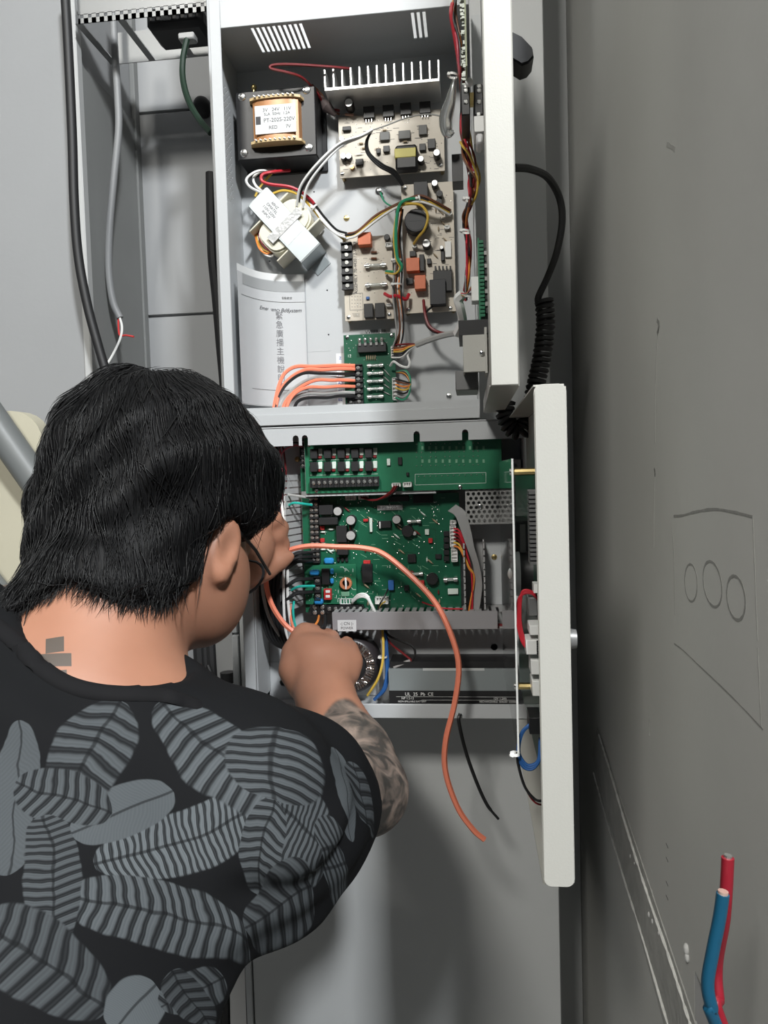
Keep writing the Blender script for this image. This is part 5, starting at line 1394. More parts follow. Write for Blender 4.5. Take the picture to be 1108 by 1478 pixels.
MB().tube(spline([at(1043, 1290, .415), at(1038, 1325, .415), at(1028, 1375, .415), at(1021, 1420, .415), at(1027, 1455, .415), at(1042, 1500, .418), Vector((XW + .02, .452, za_w))], 8), .0034, 12).build('insulation', mat('wire_ocean_blue', (.006, .072, .135), .4), bw)
MB().cyl(at(1043.4, 1286, .415), at(1042.6, 1293, .415), .0027, 10).build('copper_end', mat('copper_tip', (.85, .60, .50), .35, .6), bw)
# ================================================================ the man at work
# bodies and clothes are grown as smooth implicit volumes and skinned with surface nets
class Vol:
    def __init__(s, lo, hi, h):
        s.lo, s.h = np.array(lo, float), h
        s.n = np.ceil((np.array(hi) - s.lo) / h).astype(int) + 1
        s.d = np.full(s.n, 0.2, np.float32)
    def grid(s, a, b):
        i0 = np.clip(np.floor((np.minimum(a, b) - s.lo) / s.h).astype(int), 0, s.n - 1)
        i1 = np.clip(np.ceil((np.maximum(a, b) - s.lo) / s.h).astype(int) + 1, 1, s.n)
        sl = tuple(slice(x, y) for x, y in zip(i0, i1))
        ax = [(s.lo[k] + s.h * np.arange(i0[k], i1[k])).astype(np.float32) for k in range(3)]
        return sl, np.meshgrid(*ax, indexing='ij')
    def put(s, sl, d, k, op='u'):
        a = s.d[sl]
        if op == 's': d = -d
        h = np.maximum(k - np.abs(a - d), 0) / max(k, 1e-6)
        s.d[sl] = (np.minimum(a, d) - h * h * k / 4) if op == 'u' else (np.maximum(a, d) + h * h * k / 4)
    def cone(s, p0, p1, r0, r1, k=.02, lat=None, sc=1.0, op='u'):
        p0, p1 = np.array(p0, float), np.array(p1, float)
        m = max(r0, r1) * sc + k + .012
        sl, (X, Y, Z) = s.grid(np.minimum(p0, p1) - m, np.maximum(p0, p1) + m)
        P = [X - p0[0], Y - p0[1], Z - p0[2]]; ba = p1 - p0
        if lat is not None:
            l = np.array(lat, float); l /= np.linalg.norm(l)
            q = (P[0] * l[0] + P[1] * l[1] + P[2] * l[2]) * (1 - 1 / sc)
            P = [P[i] - q * l[i] for i in range(3)]
            ba = ba - l * ba.dot(l) * (1 - 1 / sc)
        t = np.clip((P[0] * ba[0] + P[1] * ba[1] + P[2] * ba[2]) / ba.dot(ba), 0, 1)
        d = np.sqrt((P[0] - t * ba[0]) ** 2 + (P[1] - t * ba[1]) ** 2 + (P[2] - t * ba[2]) ** 2) - (r0 + (r1 - r0) * t)
        s.put(sl, d, k, op)
    def ell(s, c, r, ax=None, k=.02, op='u'):
        c = np.array(c, float); m = max(r) + k + .012
        sl, G = s.grid(c - m, c + m)
        P = [G[i] - c[i] for i in range(3)]
        if ax is not None: P = [P[0] * a[0] + P[1] * a[1] + P[2] * a[2] for a in [np.array(a) for a in ax]]
        k0 = np.sqrt(sum((P[i] / r[i]) ** 2 for i in range(3))) + 1e-6
        k1 = np.sqrt(sum((P[i] / r[i] ** 2) ** 2 for i in range(3))) + 1e-6
        s.put(sl, k0 * (k0 - 1) / k1, k, op)
    def chain(s, pts, rs, k=.01):
        for i in range(len(pts) - 1): s.cone(pts[i], pts[i + 1], rs[i], rs[i + 1], k)
    def cut(s, p, n, k=.004):
        """remove what lies on the side n points to"""
        n = np.array(n, float); n /= np.linalg.norm(n)
        sl, (X, Y, Z) = s.grid(s.lo, s.lo + s.h * s.n)
        s.put(sl, (X - p[0]) * n[0] + (Y - p[1]) * n[1] + (Z - p[2]) * n[2], k, 'i')
    def skin(s):
        d = s.d; n = d.shape
        ins = d < 0
        c = np.zeros((n[0] - 1, n[1] - 1, n[2] - 1), np.uint8)
        for i in (0, 1):
            for j in (0, 1):
                for k in (0, 1):
                    c += ins[i:n[0] - 1 + i, j:n[1] - 1 + j, k:n[2] - 1 + k]
        cell = np.argwhere((c > 0) & (c < 8))
        idx = -np.ones(c.shape, np.int32); idx[tuple(cell.T)] = np.arange(len(cell))
        pos = np.zeros((len(cell), 3)); cnt = np.zeros(len(cell))
        cor = [(i, j, k) for i in (0, 1) for j in (0, 1) for k in (0, 1)]
        for a in cor:
            for ax in range(3):
                if a[ax]: continue
                b = list(a); b[ax] = 1
                da = d[tuple((cell + a).T)]; db = d[tuple((cell + b).T)]
                m = (da < 0) != (db < 0)
                t = da[m] / (da[m] - db[m])
                p = np.tile(np.array(a, float), (m.sum(), 1)); p[:, ax] = t
                pos[m] += p; cnt[m] += 1
        V = s.lo + s.h * (cell + pos / cnt[:, None])
        F = []
        for ax in range(3):
            u, v = (ax + 1) % 3, (ax + 2) % 3
            sa = [slice(None)] * 3; sb = [slice(None)] * 3
            sa[ax] = slice(0, -1); sb[ax] = slice(1, None)
            cr = np.argwhere(ins[tuple(sa)] != ins[tuple(sb)])
            ok = (cr[:, u] > 0) & (cr[:, v] > 0) & (cr[:, u] < n[u] - 1) & (cr[:, v] < n[v] - 1)
            cr = cr[ok]
            flip = ins[tuple(sa)][tuple(cr.T)]
            q = []
            for du, dv in ((0, 0), (1, 0), (1, 1), (0, 1)):
                e = cr.copy(); e[:, u] -= du; e[:, v] -= dv
                q.append(idx[tuple(e.T)])
            q = np.stack(q, 1)
            q[~flip] = q[~flip][:, ::-1]
            F.append(q)
        return V, np.concatenate(F)
def npmesh(name, V, F, m, parent, smooth_it=2):
    # a little relaxation
    e = np.concatenate([F[:, [0, 1]], F[:, [1, 2]], F[:, [2, 3]], F[:, [3, 0]]])
    for _ in range(smooth_it):
        S = np.zeros_like(V); N = np.zeros(len(V))
        np.add.at(S, e[:, 0], V[e[:, 1]]); np.add.at(N, e[:, 0], 1)
        V = V * .5 + .5 * S / np.maximum(N, 1)[:, None]
    off = np.array(_wl(parent))
    me = bpy.data.meshes.new(name)
    me.from_pydata((V - off).tolist(), [], F.tolist())
    me.materials.append(m)
    me.polygons.foreach_set('use_smooth', [True] * len(me.polygons))
    me.update()
    o = bpy.data.objects.new(name, me); COL.objects.link(o); o.parent = parent
    WL[o.name] = Vector(off)
    return o, V
def vec(v): return np.array([v[0], v[1], v[2]], float)
def unit(v): v = np.array(v, float); return v / np.linalg.norm(v)

man = thing('person', 'man in dark feather-print T-shirt bending into the lower enclosure, back turned', 'person', (-.36, .36, 0))
# ---- joints
Hc = vec(at(247, 714, .740))
fw = unit((.20, .83, -.50)); upv = unit(np.array((0.13, 0, 1.)) - fw * np.dot((0.13, 0, 1.), fw))
rt = np.cross(fw, upv)
HA = (rt, fw, upv)
def hd(a, b, c): return Hc + rt * a + fw * b + upv * c
Nk = vec(at(140, 985, .615))
ShR, ElR, WrR = vec(at(345, 1168, .60)), vec(at(527, 1142, .825)), vec(at(468, 1002, .965))
ShL, ElL, WrL = np.array((-.462, .575, 1.345)), np.array((-.545, .80, 1.335)), vec(at(345, 806, .945))
Pel = np.array((-.36, .30, .98))
# ---- skin
B = Vol((-.66, .12, .86), (-.03, 1.075, 1.66), .0034)
B.ell(hd(0, -.004, .012), (.076, .096, .098), HA)
B.ell(hd(0, .034, -.060), (.064, .070, .080), HA, .03)
B.ell(hd(0, .052, -.112), (.048, .046, .036), HA, .03)
B.cone(hd(0, .098, -.030), hd(0, .112, -.062), .009, .014, .012)             # nose
B.cone(hd(-.035, .088, -.012), hd(.035, .088, -.012), .014, .014, .02)        # brow
B.cone(hd(-.018, .098, -.092), hd(.018, .098, -.092), .008, .008, .008)       # lips
for sg in (-1, 1):
    B.ell(hd(sg * .031, .098, -.030), (.013, .008, .010), HA, .006, 's')      # eye sockets
    B.ell(hd(sg * .031, .090, -.030), (.011, .010, .010), HA, .003)
    B.ell(hd(sg * .062, .040, -.080), (.026, .048, .050), HA, .03)            # cheek
    # ear: tilted dish with rim and lobe
    ec = hd(sg * .0845, .000, -.046)
    ea = (unit(rt * sg * .80 + fw * .0 - fw * .55), unit(fw * .8 + rt * sg * .5), upv)
    e0 = unit(rt * sg * .9 - fw * .45); e2 = unit(upv - fw * .15 - e0 * np.dot(upv - fw * .15, e0)); e1 = np.cross(e2, e0)
    B.ell(ec, (.008, .017, .029), (e0, e1, e2), .008)
    B.ell(ec + e0 * .010 + e1 * .002, (.007, .011, .020), (e0, e1, e2), .004, 's')
    B.ell(ec - e2 * .025 + e1 * .004, (.006, .008, .009), (e0, e1, e2), .008)
B.cone(Nk - upv * .02, hd(-.004, -.022, -.055), .068, .061, .03)
B.cone(Nk + np.array((-.036, -.02, -.03)), hd(-.008, -.026, -.07), .044, .040, .05)
lat = unit(ShR - ShL)
T1 = Nk + np.array((-.0, -.015, -.055))
B.cone(T1, Pel, .085, .085, .05, lat, 1.45)
for S, E, Wj in ((ShR, ElR, WrR), (ShL, ElL, WrL)):
    B.cone(T1 + (S - T1) * .35, S, .060, .058, .05)
    B.cone(S, E, .054, .044, .03)
    mid = E + (Wj - E) * .30
    B.chain([E, mid, Wj], [.043, .045, .0345], .02)
# right hand, closed on the wires
def atp(u, v, Y): return vec(at(u, v, Y))
hp = atp(463, 955, 1.005)
B.cone(WrR, atp(462, 962, .998), .034, .036, .02)
B.cone(atp(447, 955, 1.000), atp(484, 962, 1.002), .027, .026, .02)
B.cone(atp(441, 938, 1.008), atp(491, 948, 1.010), .020, .019, .02)
for (u, v), (u2, v2), (u3, v3), r in (((440, 933), (437, 919), (441, 912), .0098), ((458, 930), (456, 917), (452, 912), .0104), ((477, 934), (478, 921), (472, 918), .0100), ((496, 944), (503, 936), (500, 929), .0092)):
    B.chain([atp(u, v, 1.010), atp(u2, v2, 1.028), atp(u3, v3, 1.042), atp(u3 + 3, v3 + 12, 1.040)], [r * 1.15, r * 1.05, r, r * .85], .006)
B.chain([atp(505, 972, 1.000), atp(508, 955, 1.010), atp(505, 940, 1.022)], [.012, .011, .010], .012)
B.chain([atp(436, 985, .985), atp(424, 966, .990), atp(423, 942, 1.005), atp(434, 918, 1.022), atp(440, 908, 1.028)], [.022, .018, .0125, .0105, .0085], .012)
# left hand: palm behind the head, two fingers and the thumb in view
B.chain([WrL, atp(356, 796, .960), atp(372, 786, .972)], [.030, .025, .020], .02)
B.chain([atp(372, 764, .978), atp(393, 750, .998), atp(405, 762, 1.012), atp(404, 776, 1.020)], [.0140, .0125, .0105, .0085], .006)
B.chain([atp(375, 783, .978), atp(398, 774, 1.002), atp(407, 786, 1.014), atp(403, 797, 1.020)], [.0135, .0115, .0100, .0082], .006)
B.chain([atp(374, 798, .976), atp(394, 794, 1.000), atp(401, 804, 1.012)], [.012, .0105, .0082], .006)
B.chain([atp(362, 832, .965), atp(384, 822, .980), atp(402, 811, .994), atp(416, 804, 1.002)], [.0165, .0130, .0110, .0085], .008)
bodyd = B.d.copy()

M_SKIN = bpy.data.materials.new('skin'); M_SKIN.use_nodes = True
nt = M_SKIN.node_tree; pb = nt.nodes['Principled BSDF']
pb.inputs['Roughness'].default_value = .48
pb.inputs['Subsurface Weight'].default_value = .12
pb.inputs['Subsurface Radius'].default_value = (.012, .005, .003)
at_ = nt.nodes.new('ShaderNodeAttribute'); at_.attribute_name = 'ink'
tcn = nt.nodes.new('ShaderNodeTexCoord'); nz = nt.nodes.new('ShaderNodeTexNoise'); nz.inputs['Scale'].default_value = 28; nz.inputs['Detail'].default_value = 4
nt.links.new(tcn.outputs['Object'], nz.inputs['Vector'])
m1 = nt.nodes.new('ShaderNodeMix'); m1.data_type = 'RGBA'
m1.inputs[6].default_value = (.36, .165, .102, 1); m1.inputs[7].default_value = (.43, .21, .134, 1)
nt.links.new(nz.outputs[0], m1.inputs[0])
rp_ = nt.nodes.new('ShaderNodeValToRGB'); nz2 = nt.nodes.new('ShaderNodeTexNoise'); nz2.inputs['Scale'].default_value = 38; nz2.inputs['Detail'].default_value = 5; nz2.inputs['Distortion'].default_value = 1.2
nt.links.new(tcn.outputs['Object'], nz2.inputs['Vector'])
rp_.color_ramp.elements[0].position = .40; rp_.color_ramp.elements[0].color = (.055, .050, .045, 1)
rp_.color_ramp.elements[1].position = .68; rp_.color_ramp.elements[1].color = (.26, .20, .165, 1)
nt.links.new(nz2.outputs[0], rp_.inputs[0])
m2 = nt.nodes.new('ShaderNodeMix'); m2.data_type = 'RGBA'
nt.links.new(at_.outputs['Fac'], m2.inputs[0]); nt.links.new(m1.outputs[2], m2.inputs[6]); nt.links.new(rp_.outputs[0], m2.inputs[7])
at3 = nt.nodes.new('ShaderNodeAttribute'); at3.attribute_name = 'neck'
s3 = nt.nodes.new('ShaderNodeSeparateXYZ'); nt.links.new(at3.outputs['Vector'], s3.inputs[0])
def smath(op, a, b=None):
    n = nt.nodes.new('ShaderNodeMath'); n.operation = op
    for i_, q_ in enumerate((a, b)):
        if q_ is None: continue
        if isinstance(q_, (int, float)): n.inputs[i_].default_value = q_
        else: nt.links.new(q_, n.inputs[i_])
    return n.outputs[0]
msk = None
for (cu_, cv_, hu_, hv_, sl_) in ((79, 930, 13.5, 11.5, -.12), (77, 952.5, 26, 9.5, -.02), (89, 972, 7, 5, -.1)):
    du_ = smath('SUBTRACT', s3.outputs[0], cu_); dv_ = smath('SUBTRACT', s3.outputs[1], cv_)
    dv_ = smath('SUBTRACT', dv_, smath('MULTIPLY', du_, sl_))
    f_ = smath('MULTIPLY', smath('LESS_THAN', smath('ABSOLUTE', du_), hu_), smath('LESS_THAN', smath('ABSOLUTE', dv_), hv_))
    msk = f_ if msk is None else smath('MAXIMUM', msk, f_)
msk = smath('MULTIPLY', smath('MULTIPLY', msk, s3.outputs[2]), .9)
m3 = nt.nodes.new('ShaderNodeMix'); m3.data_type = 'RGBA'
m3.inputs[7].default_value = (.060, .062, .055, 1)
nt.links.new(msk, m3.inputs[0]); nt.links.new(m2.outputs[2], m3.inputs[6])
nt.links.new(m3.outputs[2], pb.inputs['Base Color'])
MATS['skin'] = M_SKIN

V, Fq = B.skin()
body, V = npmesh('body', V, Fq, M_SKIN, man, 2)
# tattoos: both forearms and small blocks at the base of the neck
ink = np.zeros(len(V))
def seg_t(P, a, b):
    ba = b - a; return ((P - a) @ ba) / ba.dot(ba), np.linalg.norm(P - a - np.outer(np.clip(((P - a) @ ba) / ba.dot(ba), 0, 1), ba), axis=1)
for E, Wj, c0 in ((ElR, WrR, .60), (ElL, WrL, .75)):
    t, dist = seg_t(V, E, Wj)
    wob = .10 * np.sin(V[:, 0] * 90) * np.sin(V[:, 2] * 70 + 1)
    ink = np.maximum(ink, np.clip((c0 + wob - t) / .06, 0, 1) * (dist < .07))
S2 = [t_ for t_ in ()]
for S, E in ((ShR, ElR), (ShL, ElL)):
    t, dist = seg_t(V, S, E); ink = np.maximum(ink, ((t > .5) & (dist < .07)) * 1.0)
from mathutils.bvhtree import BVHTree
bv_body = BVHTree.FromPolygons([tuple(p) for p in V], Fq.tolist())
def hit(bv, u, v):
    d = _ray(u, v).normalized()
    r = bv.ray_cast(Vector((0, 0, CAM_Z)) + d * .15, d)
    return r[0]
h0, hx, hy = [vec(hit(bv_body, u, v)) for u, v in ((80, 945), (100, 945), (80, 965))]
G = np.stack([(hx - h0) / 20, (hy - h0) / 20], 1); q = (V - h0) @ np.linalg.pinv(G).T
nk_ = np.stack([q[:, 0] + 80, q[:, 1] + 945, (np.linalg.norm(V - h0, axis=1) < .06) * 1.0], 1).astype(np.float32)
an_ = body.data.attributes.new('neck', 'FLOAT_VECTOR', 'POINT'); an_.data.foreach_set('vector', nk_.ravel())
at__ = body.data.attributes.new('ink', 'FLOAT', 'POINT'); at__.data.foreach_set('value', ink.astype(np.float32))

# ---- T-shirt
S_ = Vol((-.68, .06, .80), (-.03, 1.02, 1.60), .0042)
S_.cone(T1 + np.array((0, -.03, -.02)), Pel + np.array((0, -.01, -.05)), .100, .126, .06, lat, 1.42)
S_.cone(Nk + np.array((0, -.02, -.050)), T1 + np.array((0, -.05, -.06)), .085, .105, .05, lat, 1.3)
for S, E, ff in ((ShR, ElR, .52), (ShL, ElL, .60)):
    S_.cone(T1 + (S - T1) * .25, S, .082, .080, .05)
    a = unit(E - S)
    S_.cone(S, S + (E - S) * ff * .55, .079, .074, .04)
    S_.cone(S + (E - S) * ff * .5, S + (E - S) * (ff + .2), .074, .064, .03)
# hanging cloth under the right arm
S_.cone(ShR + np.array((.01, .02, -.05)), ShR + (ElR - ShR) * .45 + np.array((0, 0, -.050)), .06, .040, .04)
# folds
sl, (X, Y, Z) = S_.grid(S_.lo, S_.lo + S_.h * S_.n)
S_.d += (.0030 * np.sin(38 * X + 55 * Z + 3 * np.sin(25 * Y)) * np.sin(30 * Y - 20 * Z + 1) + .0018 * np.sin(95 * X - 60 * Y + 40 * Z)).astype(np.float32)
dR = np.abs((X - ShR[0]) * .5 + (Z - ShR[2] + .06) * .85 + (Y - ShR[1]) * .2)
S_.d += (.006 * np.exp(-((X - ShR[0] - .02) ** 2 + (Y - ShR[1]) ** 2 + (Z - ShR[2] + .03) ** 2) / .006) * np.sin(140 * (X * .4 + Z * .9 - Y * .3))).astype(np.float32)
# sleeve ends, neck opening, then hollow it over the body
for S, E, ff in ((ShR, ElR, .52), (ShL, ElL, .60)):
    a = unit(E - S); e = S + (E - S) * ff
    m_ = ((X - e[0]) * a[0] + (Y - e[1]) * a[1] + (Z - e[2]) * a[2])
    near = ((X - e[0]) ** 2 + (Y - e[1]) ** 2 + (Z - e[2]) ** 2) < .15 ** 2
    S_.d = np.where(near, np.maximum(S_.d, m_), S_.d).astype(np.float32)
c1, c2, c3 = [vec(hit(bv_body, u, v)) for u, v in ((34, 916), (120, 984), (262, 1000))]
nkn = unit(np.cross(c2 - c1, c3 - c1)); nkn = nkn if np.dot(nkn, Hc - c2) > 0 else -nkn
nkp = c2
m_ = ((X - nkp[0]) * nkn[0] + (Y - nkp[1]) * nkn[1] + (Z - nkp[2]) * nkn[2])
nc_ = Nk + nkn * .0
near = ((X - nc_[0]) ** 2 + (Y - nc_[1]) ** 2 + (Z - nc_[2]) ** 2) < .15 ** 2
dist_ = np.sqrt((X - nc_[0]) ** 2 + (Y - nc_[1]) ** 2 + (Z - nc_[2]) ** 2)
S_.d = np.maximum(S_.d, np.minimum(m_ - 1.2 * np.maximum(dist_ - .085, 0), .2)).astype(np.float32)
Bv = B.d
# sample the body distance on the shirt grid
gi = [np.clip(np.round((g - B.lo[i]) / B.h).astype(int), 0, B.n[i] - 1) for i, g in enumerate((X, Y, Z))]
bd_ = Bv[gi[0], gi[1], gi[2]]
Vs, Fs = S_.skin()

# feather print, laid out flat on the cloth of the back
e1 = unit(lat - np.array((0, 0, lat[2]))); bn = unit(np.array((.12, -.62, .77)))
e1 = unit(e1 - bn * np.dot(e1, bn)); e2 = np.cross(bn, e1)
M_SHIRT = bpy.data.materials.new('feather_print_cotton'); M_SHIRT.use_nodes = True; MATS['shirt'] = M_SHIRT
nt = M_SHIRT.node_tree; pb = nt.nodes['Principled BSDF']; pb.inputs['Roughness'].default_value = .85; pb.inputs['Specular IOR Level'].default_value = .12
class E_:
    """tiny arithmetic on shader sockets"""
    def __init__(s, x): s.x = x
    def _m(s, op, *a):
        n = nt.nodes.new('ShaderNodeMath'); n.operation = op
        for i, q in enumerate((s,) + a):
            if isinstance(q, E_) and not isinstance(q.x, (int, float)): nt.links.new(q.x, n.inputs[i])
            else: n.inputs[i].default_value = float(q.x if isinstance(q, E_) else q)
        return E_(n.outputs[0])
    def __add__(s, o): return s._m('ADD', o)
    def __sub__(s, o): return s._m('SUBTRACT', o)
    def __mul__(s, o): return s._m('MULTIPLY', o)
    def abs(s): return s._m('ABSOLUTE')
    def sin(s): return s._m('SINE')
    def pow(s, o): return s._m('POWER', o)
    def max(s, o): return s._m('MAXIMUM', o)
    def min(s, o): return s._m('MINIMUM', o)
    def step(s, a, b):
        n = nt.nodes.new('ShaderNodeMapRange'); n.interpolation_type = 'SMOOTHSTEP'
        nt.links.new(s.x, n.inputs[0]); n.inputs[1].default_value = a; n.inputs[2].default_value = b
        return E_(n.outputs[0])
av_ = nt.nodes.new('ShaderNodeAttribute'); av_.attribute_name = 'cloth'
sx_ = nt.nodes.new('ShaderNodeSeparateXYZ'); nt.links.new(av_.outputs['Vector'], sx_.inputs[0])
nzs = nt.nodes.new('ShaderNodeTexNoise'); nzs.inputs['Scale'].default_value = 22; nzs.inputs['Detail'].default_value = 3
nt.links.new(av_.outputs['Vector'], nzs.inputs['Vector'])
wob = E_(nzs.outputs[0]) - .5
CU, CV = E_(sx_.outputs[0]) + wob * .016, E_(sx_.outputs[1]) + wob * .013
bvs = BVHTree.FromPolygons([tuple(p) for p in Vs], Fs.tolist())
FE = (
        (394, 1160, 134, 1248, 84, 26, .95, .9), (94, 1295, 356, 1358, 92, 15, .72, .8), (98, 1205, 252, 1140, 74, 0, .72, 0), (88, 1172, 172, 1012, 118, 8, .55, .5),
        (14, 1262, 26, 1040, 70, 0, .60, 0), (20, 1130, 162, 1174, 78, 9, .55, .7), (66, 1175, 84, 1370, 84, 16, .52, .8), (-30, 1330, 156, 1456, 120, 9, .45, .7),
        (160, 1492, 232, 1418, 76, 0, .85, 0), (236, 1452, 320, 1412, 44, 6, .60, .7), (398, 1168, 232, 1012, 120, 11, .68, .5), (393, 1158, 472, 1224, 130, 12, .66, .8),
        (393, 1156, 398, 1050, 150, 8, .60, .7), (484, 1080, 506, 1215, 34, 0, .70, 0), (372, 1296, 394, 1156, 70, 9, .66, .8), (468, 1226, 512, 1290, 80, 6, .60, .7),
        (352, 1340, 448, 1258, 50, 6, .50, .8), (508, 1100, 530, 1190, 46, 5, .5, .7), (300, 1480, 250, 1400, 60, 6, .4, .7))
tot = None
lays = []
for (u0, v0, u1, v1, wpx, stripes, tone, slant) in FE:
    h0, h1 = hit(bvs, u0, v0), hit(bvs, u1, v1)
    um, vm = (u0 + u1) / 2, (v0 + v1) / 2
    du, dv = u1 - u0, v1 - v0; ln = math.hypot(du, dv); nu, nv = -dv / ln, du / ln
    hm = hit(bvs, um, vm)
    if not h0: h0 = hit(bvs, u0 + du * .25, v0 + dv * .25)
    if not h1: h1 = hit(bvs, u1 - du * .2, v1 - dv * .2)
    if not (h0 and h1 and hm): continue
    f2 = lambda h: np.array((np.dot(vec(h), e1), np.dot(vec(h), e2)))
    a, b_, mm = f2(h0), f2(h1), f2(hm)
    L_ = np.linalg.norm(b_ - a); d_ = (b_ - a) / L_; n_ = np.array((-d_[1], d_[0]))
    wm = wpx * hm.y / FPX * (L_ / max(1e-4, ln * hm.y / FPX)) ** .35
    lays.append((a, d_, n_, L_, wm, stripes, tone, slant))
hl_ = hit(bvs, 2, 1250); edge_u = float(np.dot(vec(hl_), e1))
mir = []
for (a, d_, n_, L_, wm, stripes, tone, slant) in lays:
    q = np.array((1, 0)); fl = lambda w_: np.array((-w_[0], w_[1]))
    a2 = np.array((2 * (edge_u + .01) - a[0], a[1] + .012)); d2_ = fl(d_)
    if (a2 + d2_ * L_ * .5)[0] < edge_u - wm * .5 and max(a2[0], (a2 + d2_ * L_)[0]) < edge_u:
        mir.append((a2, d2_, np.array((-d2_[1], d2_[0])), L_, wm, stripes, tone, slant))
for (a, d_, n_, L_, wm, stripes, tone, slant) in mir + lays:
    su = (CU - float(a[0])) * float(d_[0] / L_) + (CV - float(a[1])) * float(d_[1] / L_)
    tv = ((CU - float(a[0])) * float(n_[0]) + (CV - float(a[1])) * float(n_[1])).abs() * (2.0 / wm)
    sc_ = su.max(.001).min(.999)
    shape = (sc_ * (E_(1.0) - sc_) * 4.0).pow(.42)
    mask = (shape - tv).step(0.0, .08) * su.step(-.001, .001) * (E_(1.0) - su.step(.999, 1.001))
    if stripes:
        barb = ((su * stripes + tv * slant) * 6.2832).sin()
        fine = ((su * (stripes * 4) + tv * slant * 4) * 6.2832).sin() * .10
        val = barb.step(-.55, .35) * .80 + .16 + fine
    else:
        val = ((su * 30.0 + tv * 5.0) * 6.2832).sin() * .05 + .85
    shaft = tv.step(.02, .07)
    val = val * (shaft * .7 + .3) * mask * tone
    tot = val if tot is None else tot * (E_(1.0) - mask) + val
rr = nt.nodes.new('ShaderNodeMix'); rr.data_type = 'RGBA'
rr.inputs[6].default_value = (.0085, .0090, .0100, 1); rr.inputs[7].default_value = (.125, .140, .150, 1)
nt.links.new(tot.x, rr.inputs[0])
nt.links.new(rr.outputs[2], pb.inputs['Base Color'])
shirt, Vs = npmesh('t_shirt', Vs, Fs, M_SHIRT, man, 2)
cl = np.stack([Vs @ e1, Vs @ e2, np.zeros(len(Vs))], 1).astype(np.float32)
ca_ = shirt.data.attributes.new('cloth', 'FLOAT_VECTOR', 'POINT'); ca_.data.foreach_set('vector', cl.ravel())
# ribbed collar: a band over the neck at the edge of the opening
M_RIB = mat('black_rib_cotton', (.010, .010, .011), .85, spec=.15)
cpx = [(-45, 872), (-10, 898), (20, 924), (45, 950), (72, 973), (105, 990), (145, 999), (190, 1001), (230, 1003), (262, 1010)]
cp = [hit(bvs, u, v) for u, v in cpx]
cp = [p for p in cp if p]
b0, b1 = Vector(c1) , Vector(c3)
fr = [cp[-1] + Vector((.014, .028, -.022)), Vector(Nk + np.array((.055, .075, -.075))), Vector(Nk + np.array((.0, .095, -.095))), Vector(Nk + np.array((-.06, .085, -.06))), cp[0] + Vector((-.01, .04, .004))]
loop = spline(cp + fr + [cp[0]], 8)
vs = []
cen = Vector(Nk)
for i, p in enumerate(loop):
    t_ = (loop[(i + 1) % len(loop)] - loop[i - 1]).normalized()
    nb = bvs.find_nearest(p); nn = nb[1] if nb[0] is not None else (p - cen).normalized()
    if nn.dot(p - Vector(T1)) < 0: nn = -nn
    sd = t_.cross(nn).normalized()
    for th in range(10):
        a_ = 2 * math.pi * th / 10
        vs.append(p + sd * math.cos(a_) * .0068 + nn * math.sin(a_) * .0030)
b = MB(); nl = len(loop)
b.add(vs, [(i * 10 + j, i * 10 + (j + 1) % 10, (i + 1) % nl * 10 + (j + 1) % 10, (i + 1) % nl * 10 + j) for i in range(nl - 1) for j in range(10)]).build('collar', M_RIB, shirt)

# ---- hair: a solid mass following the skull, then loose strands over it
M_HAIR = mat('black_hair', (.005, .005, .0055), .6, spec=.2)
Hr = Vol(Hc - .17, Hc + .17, .004)
sl, (X, Y, Z) = Hr.grid(Hr.lo, Hr.lo + Hr.h * Hr.n)
Hr.ell(hd(-.014, -.012, .010), (.103, .112, .106), HA, .01)
Hr.ell(hd(-.008, -.046, -.060), (.080, .056, .085), HA, .03)
Hr.ell(hd(.036, .030, .028), (.052, .056, .060), HA, .03)
ra, fa, ua = [(X - Hc[0]) * a[0] + (Y - Hc[1]) * a[1] + (Z - Hc[2]) * a[2] for a in HA]
Hr.d += (.0045 * np.sin(60 * ra + 40 * ua + 2 * np.sin(40 * fa)) * np.sin(45 * fa + 30 * ua) + .003 * np.sin(110 * ra - 70 * ua + 30 * fa)).astype(np.float32)
gi = [np.clip(np.round((g - B.lo[i]) / B.h).astype(int), 0, B.n[i] - 1) for i, g in enumerate((X, Y, Z))]
bh_ = B.d[gi[0], gi[1], gi[2]]
Hr.d = np.minimum(Hr.d, np.maximum(bh_ - .0085, np.abs(ra - .004) - .079)).astype(np.float32)
n1, n2, n3 = [vec(hit(bv_body, u, v)) for u, v in ((95, 858), (190, 850), (285, 876))]
hn_ = unit(np.cross(n2 - n1, n3 - n1)); hn_ = hn_ if np.dot(hn_, Hc - n2) > 0 else -hn_
low = -((X - n2[0]) * hn_[0] + (Y - n2[1]) * hn_[1] + (Z - n2[2]) * hn_[2])
line = np.maximum(low, -.055 + 1.25 * fa - ua)                      # below the hairline
line = line + .010 * np.sin(70 * ra)
Hr.d = np.maximum(Hr.d, line * .75).astype(np.float32)
for sg in (-1, 1):                                   # clear the ears
    ec = hd(sg * .090, .006, -.050)
    dd = np.sqrt((X - ec[0]) ** 2 + (Y - ec[1]) ** 2 + (Z - ec[2]) ** 2) - .034
    Hr.d = np.maximum(Hr.d, -dd).astype(np.float32)
Vh, Fh = Hr.skin()
hair, Vh = npmesh('hair', Vh, Fh, M_HAIR, man, 3)
rng = np.random.default_rng(4)
fc = Vh[Fh].mean(1); nr = np.cross(Vh[Fh[:, 2]] - Vh[Fh[:, 0]], Vh[Fh[:, 3]] - Vh[Fh[:, 1]])
nr /= np.linalg.norm(nr, axis=1)[:, None] + 1e-9
out = np.einsum('ij,ij->i', nr, fc - Hc) > 0
nr[~out] *= -1
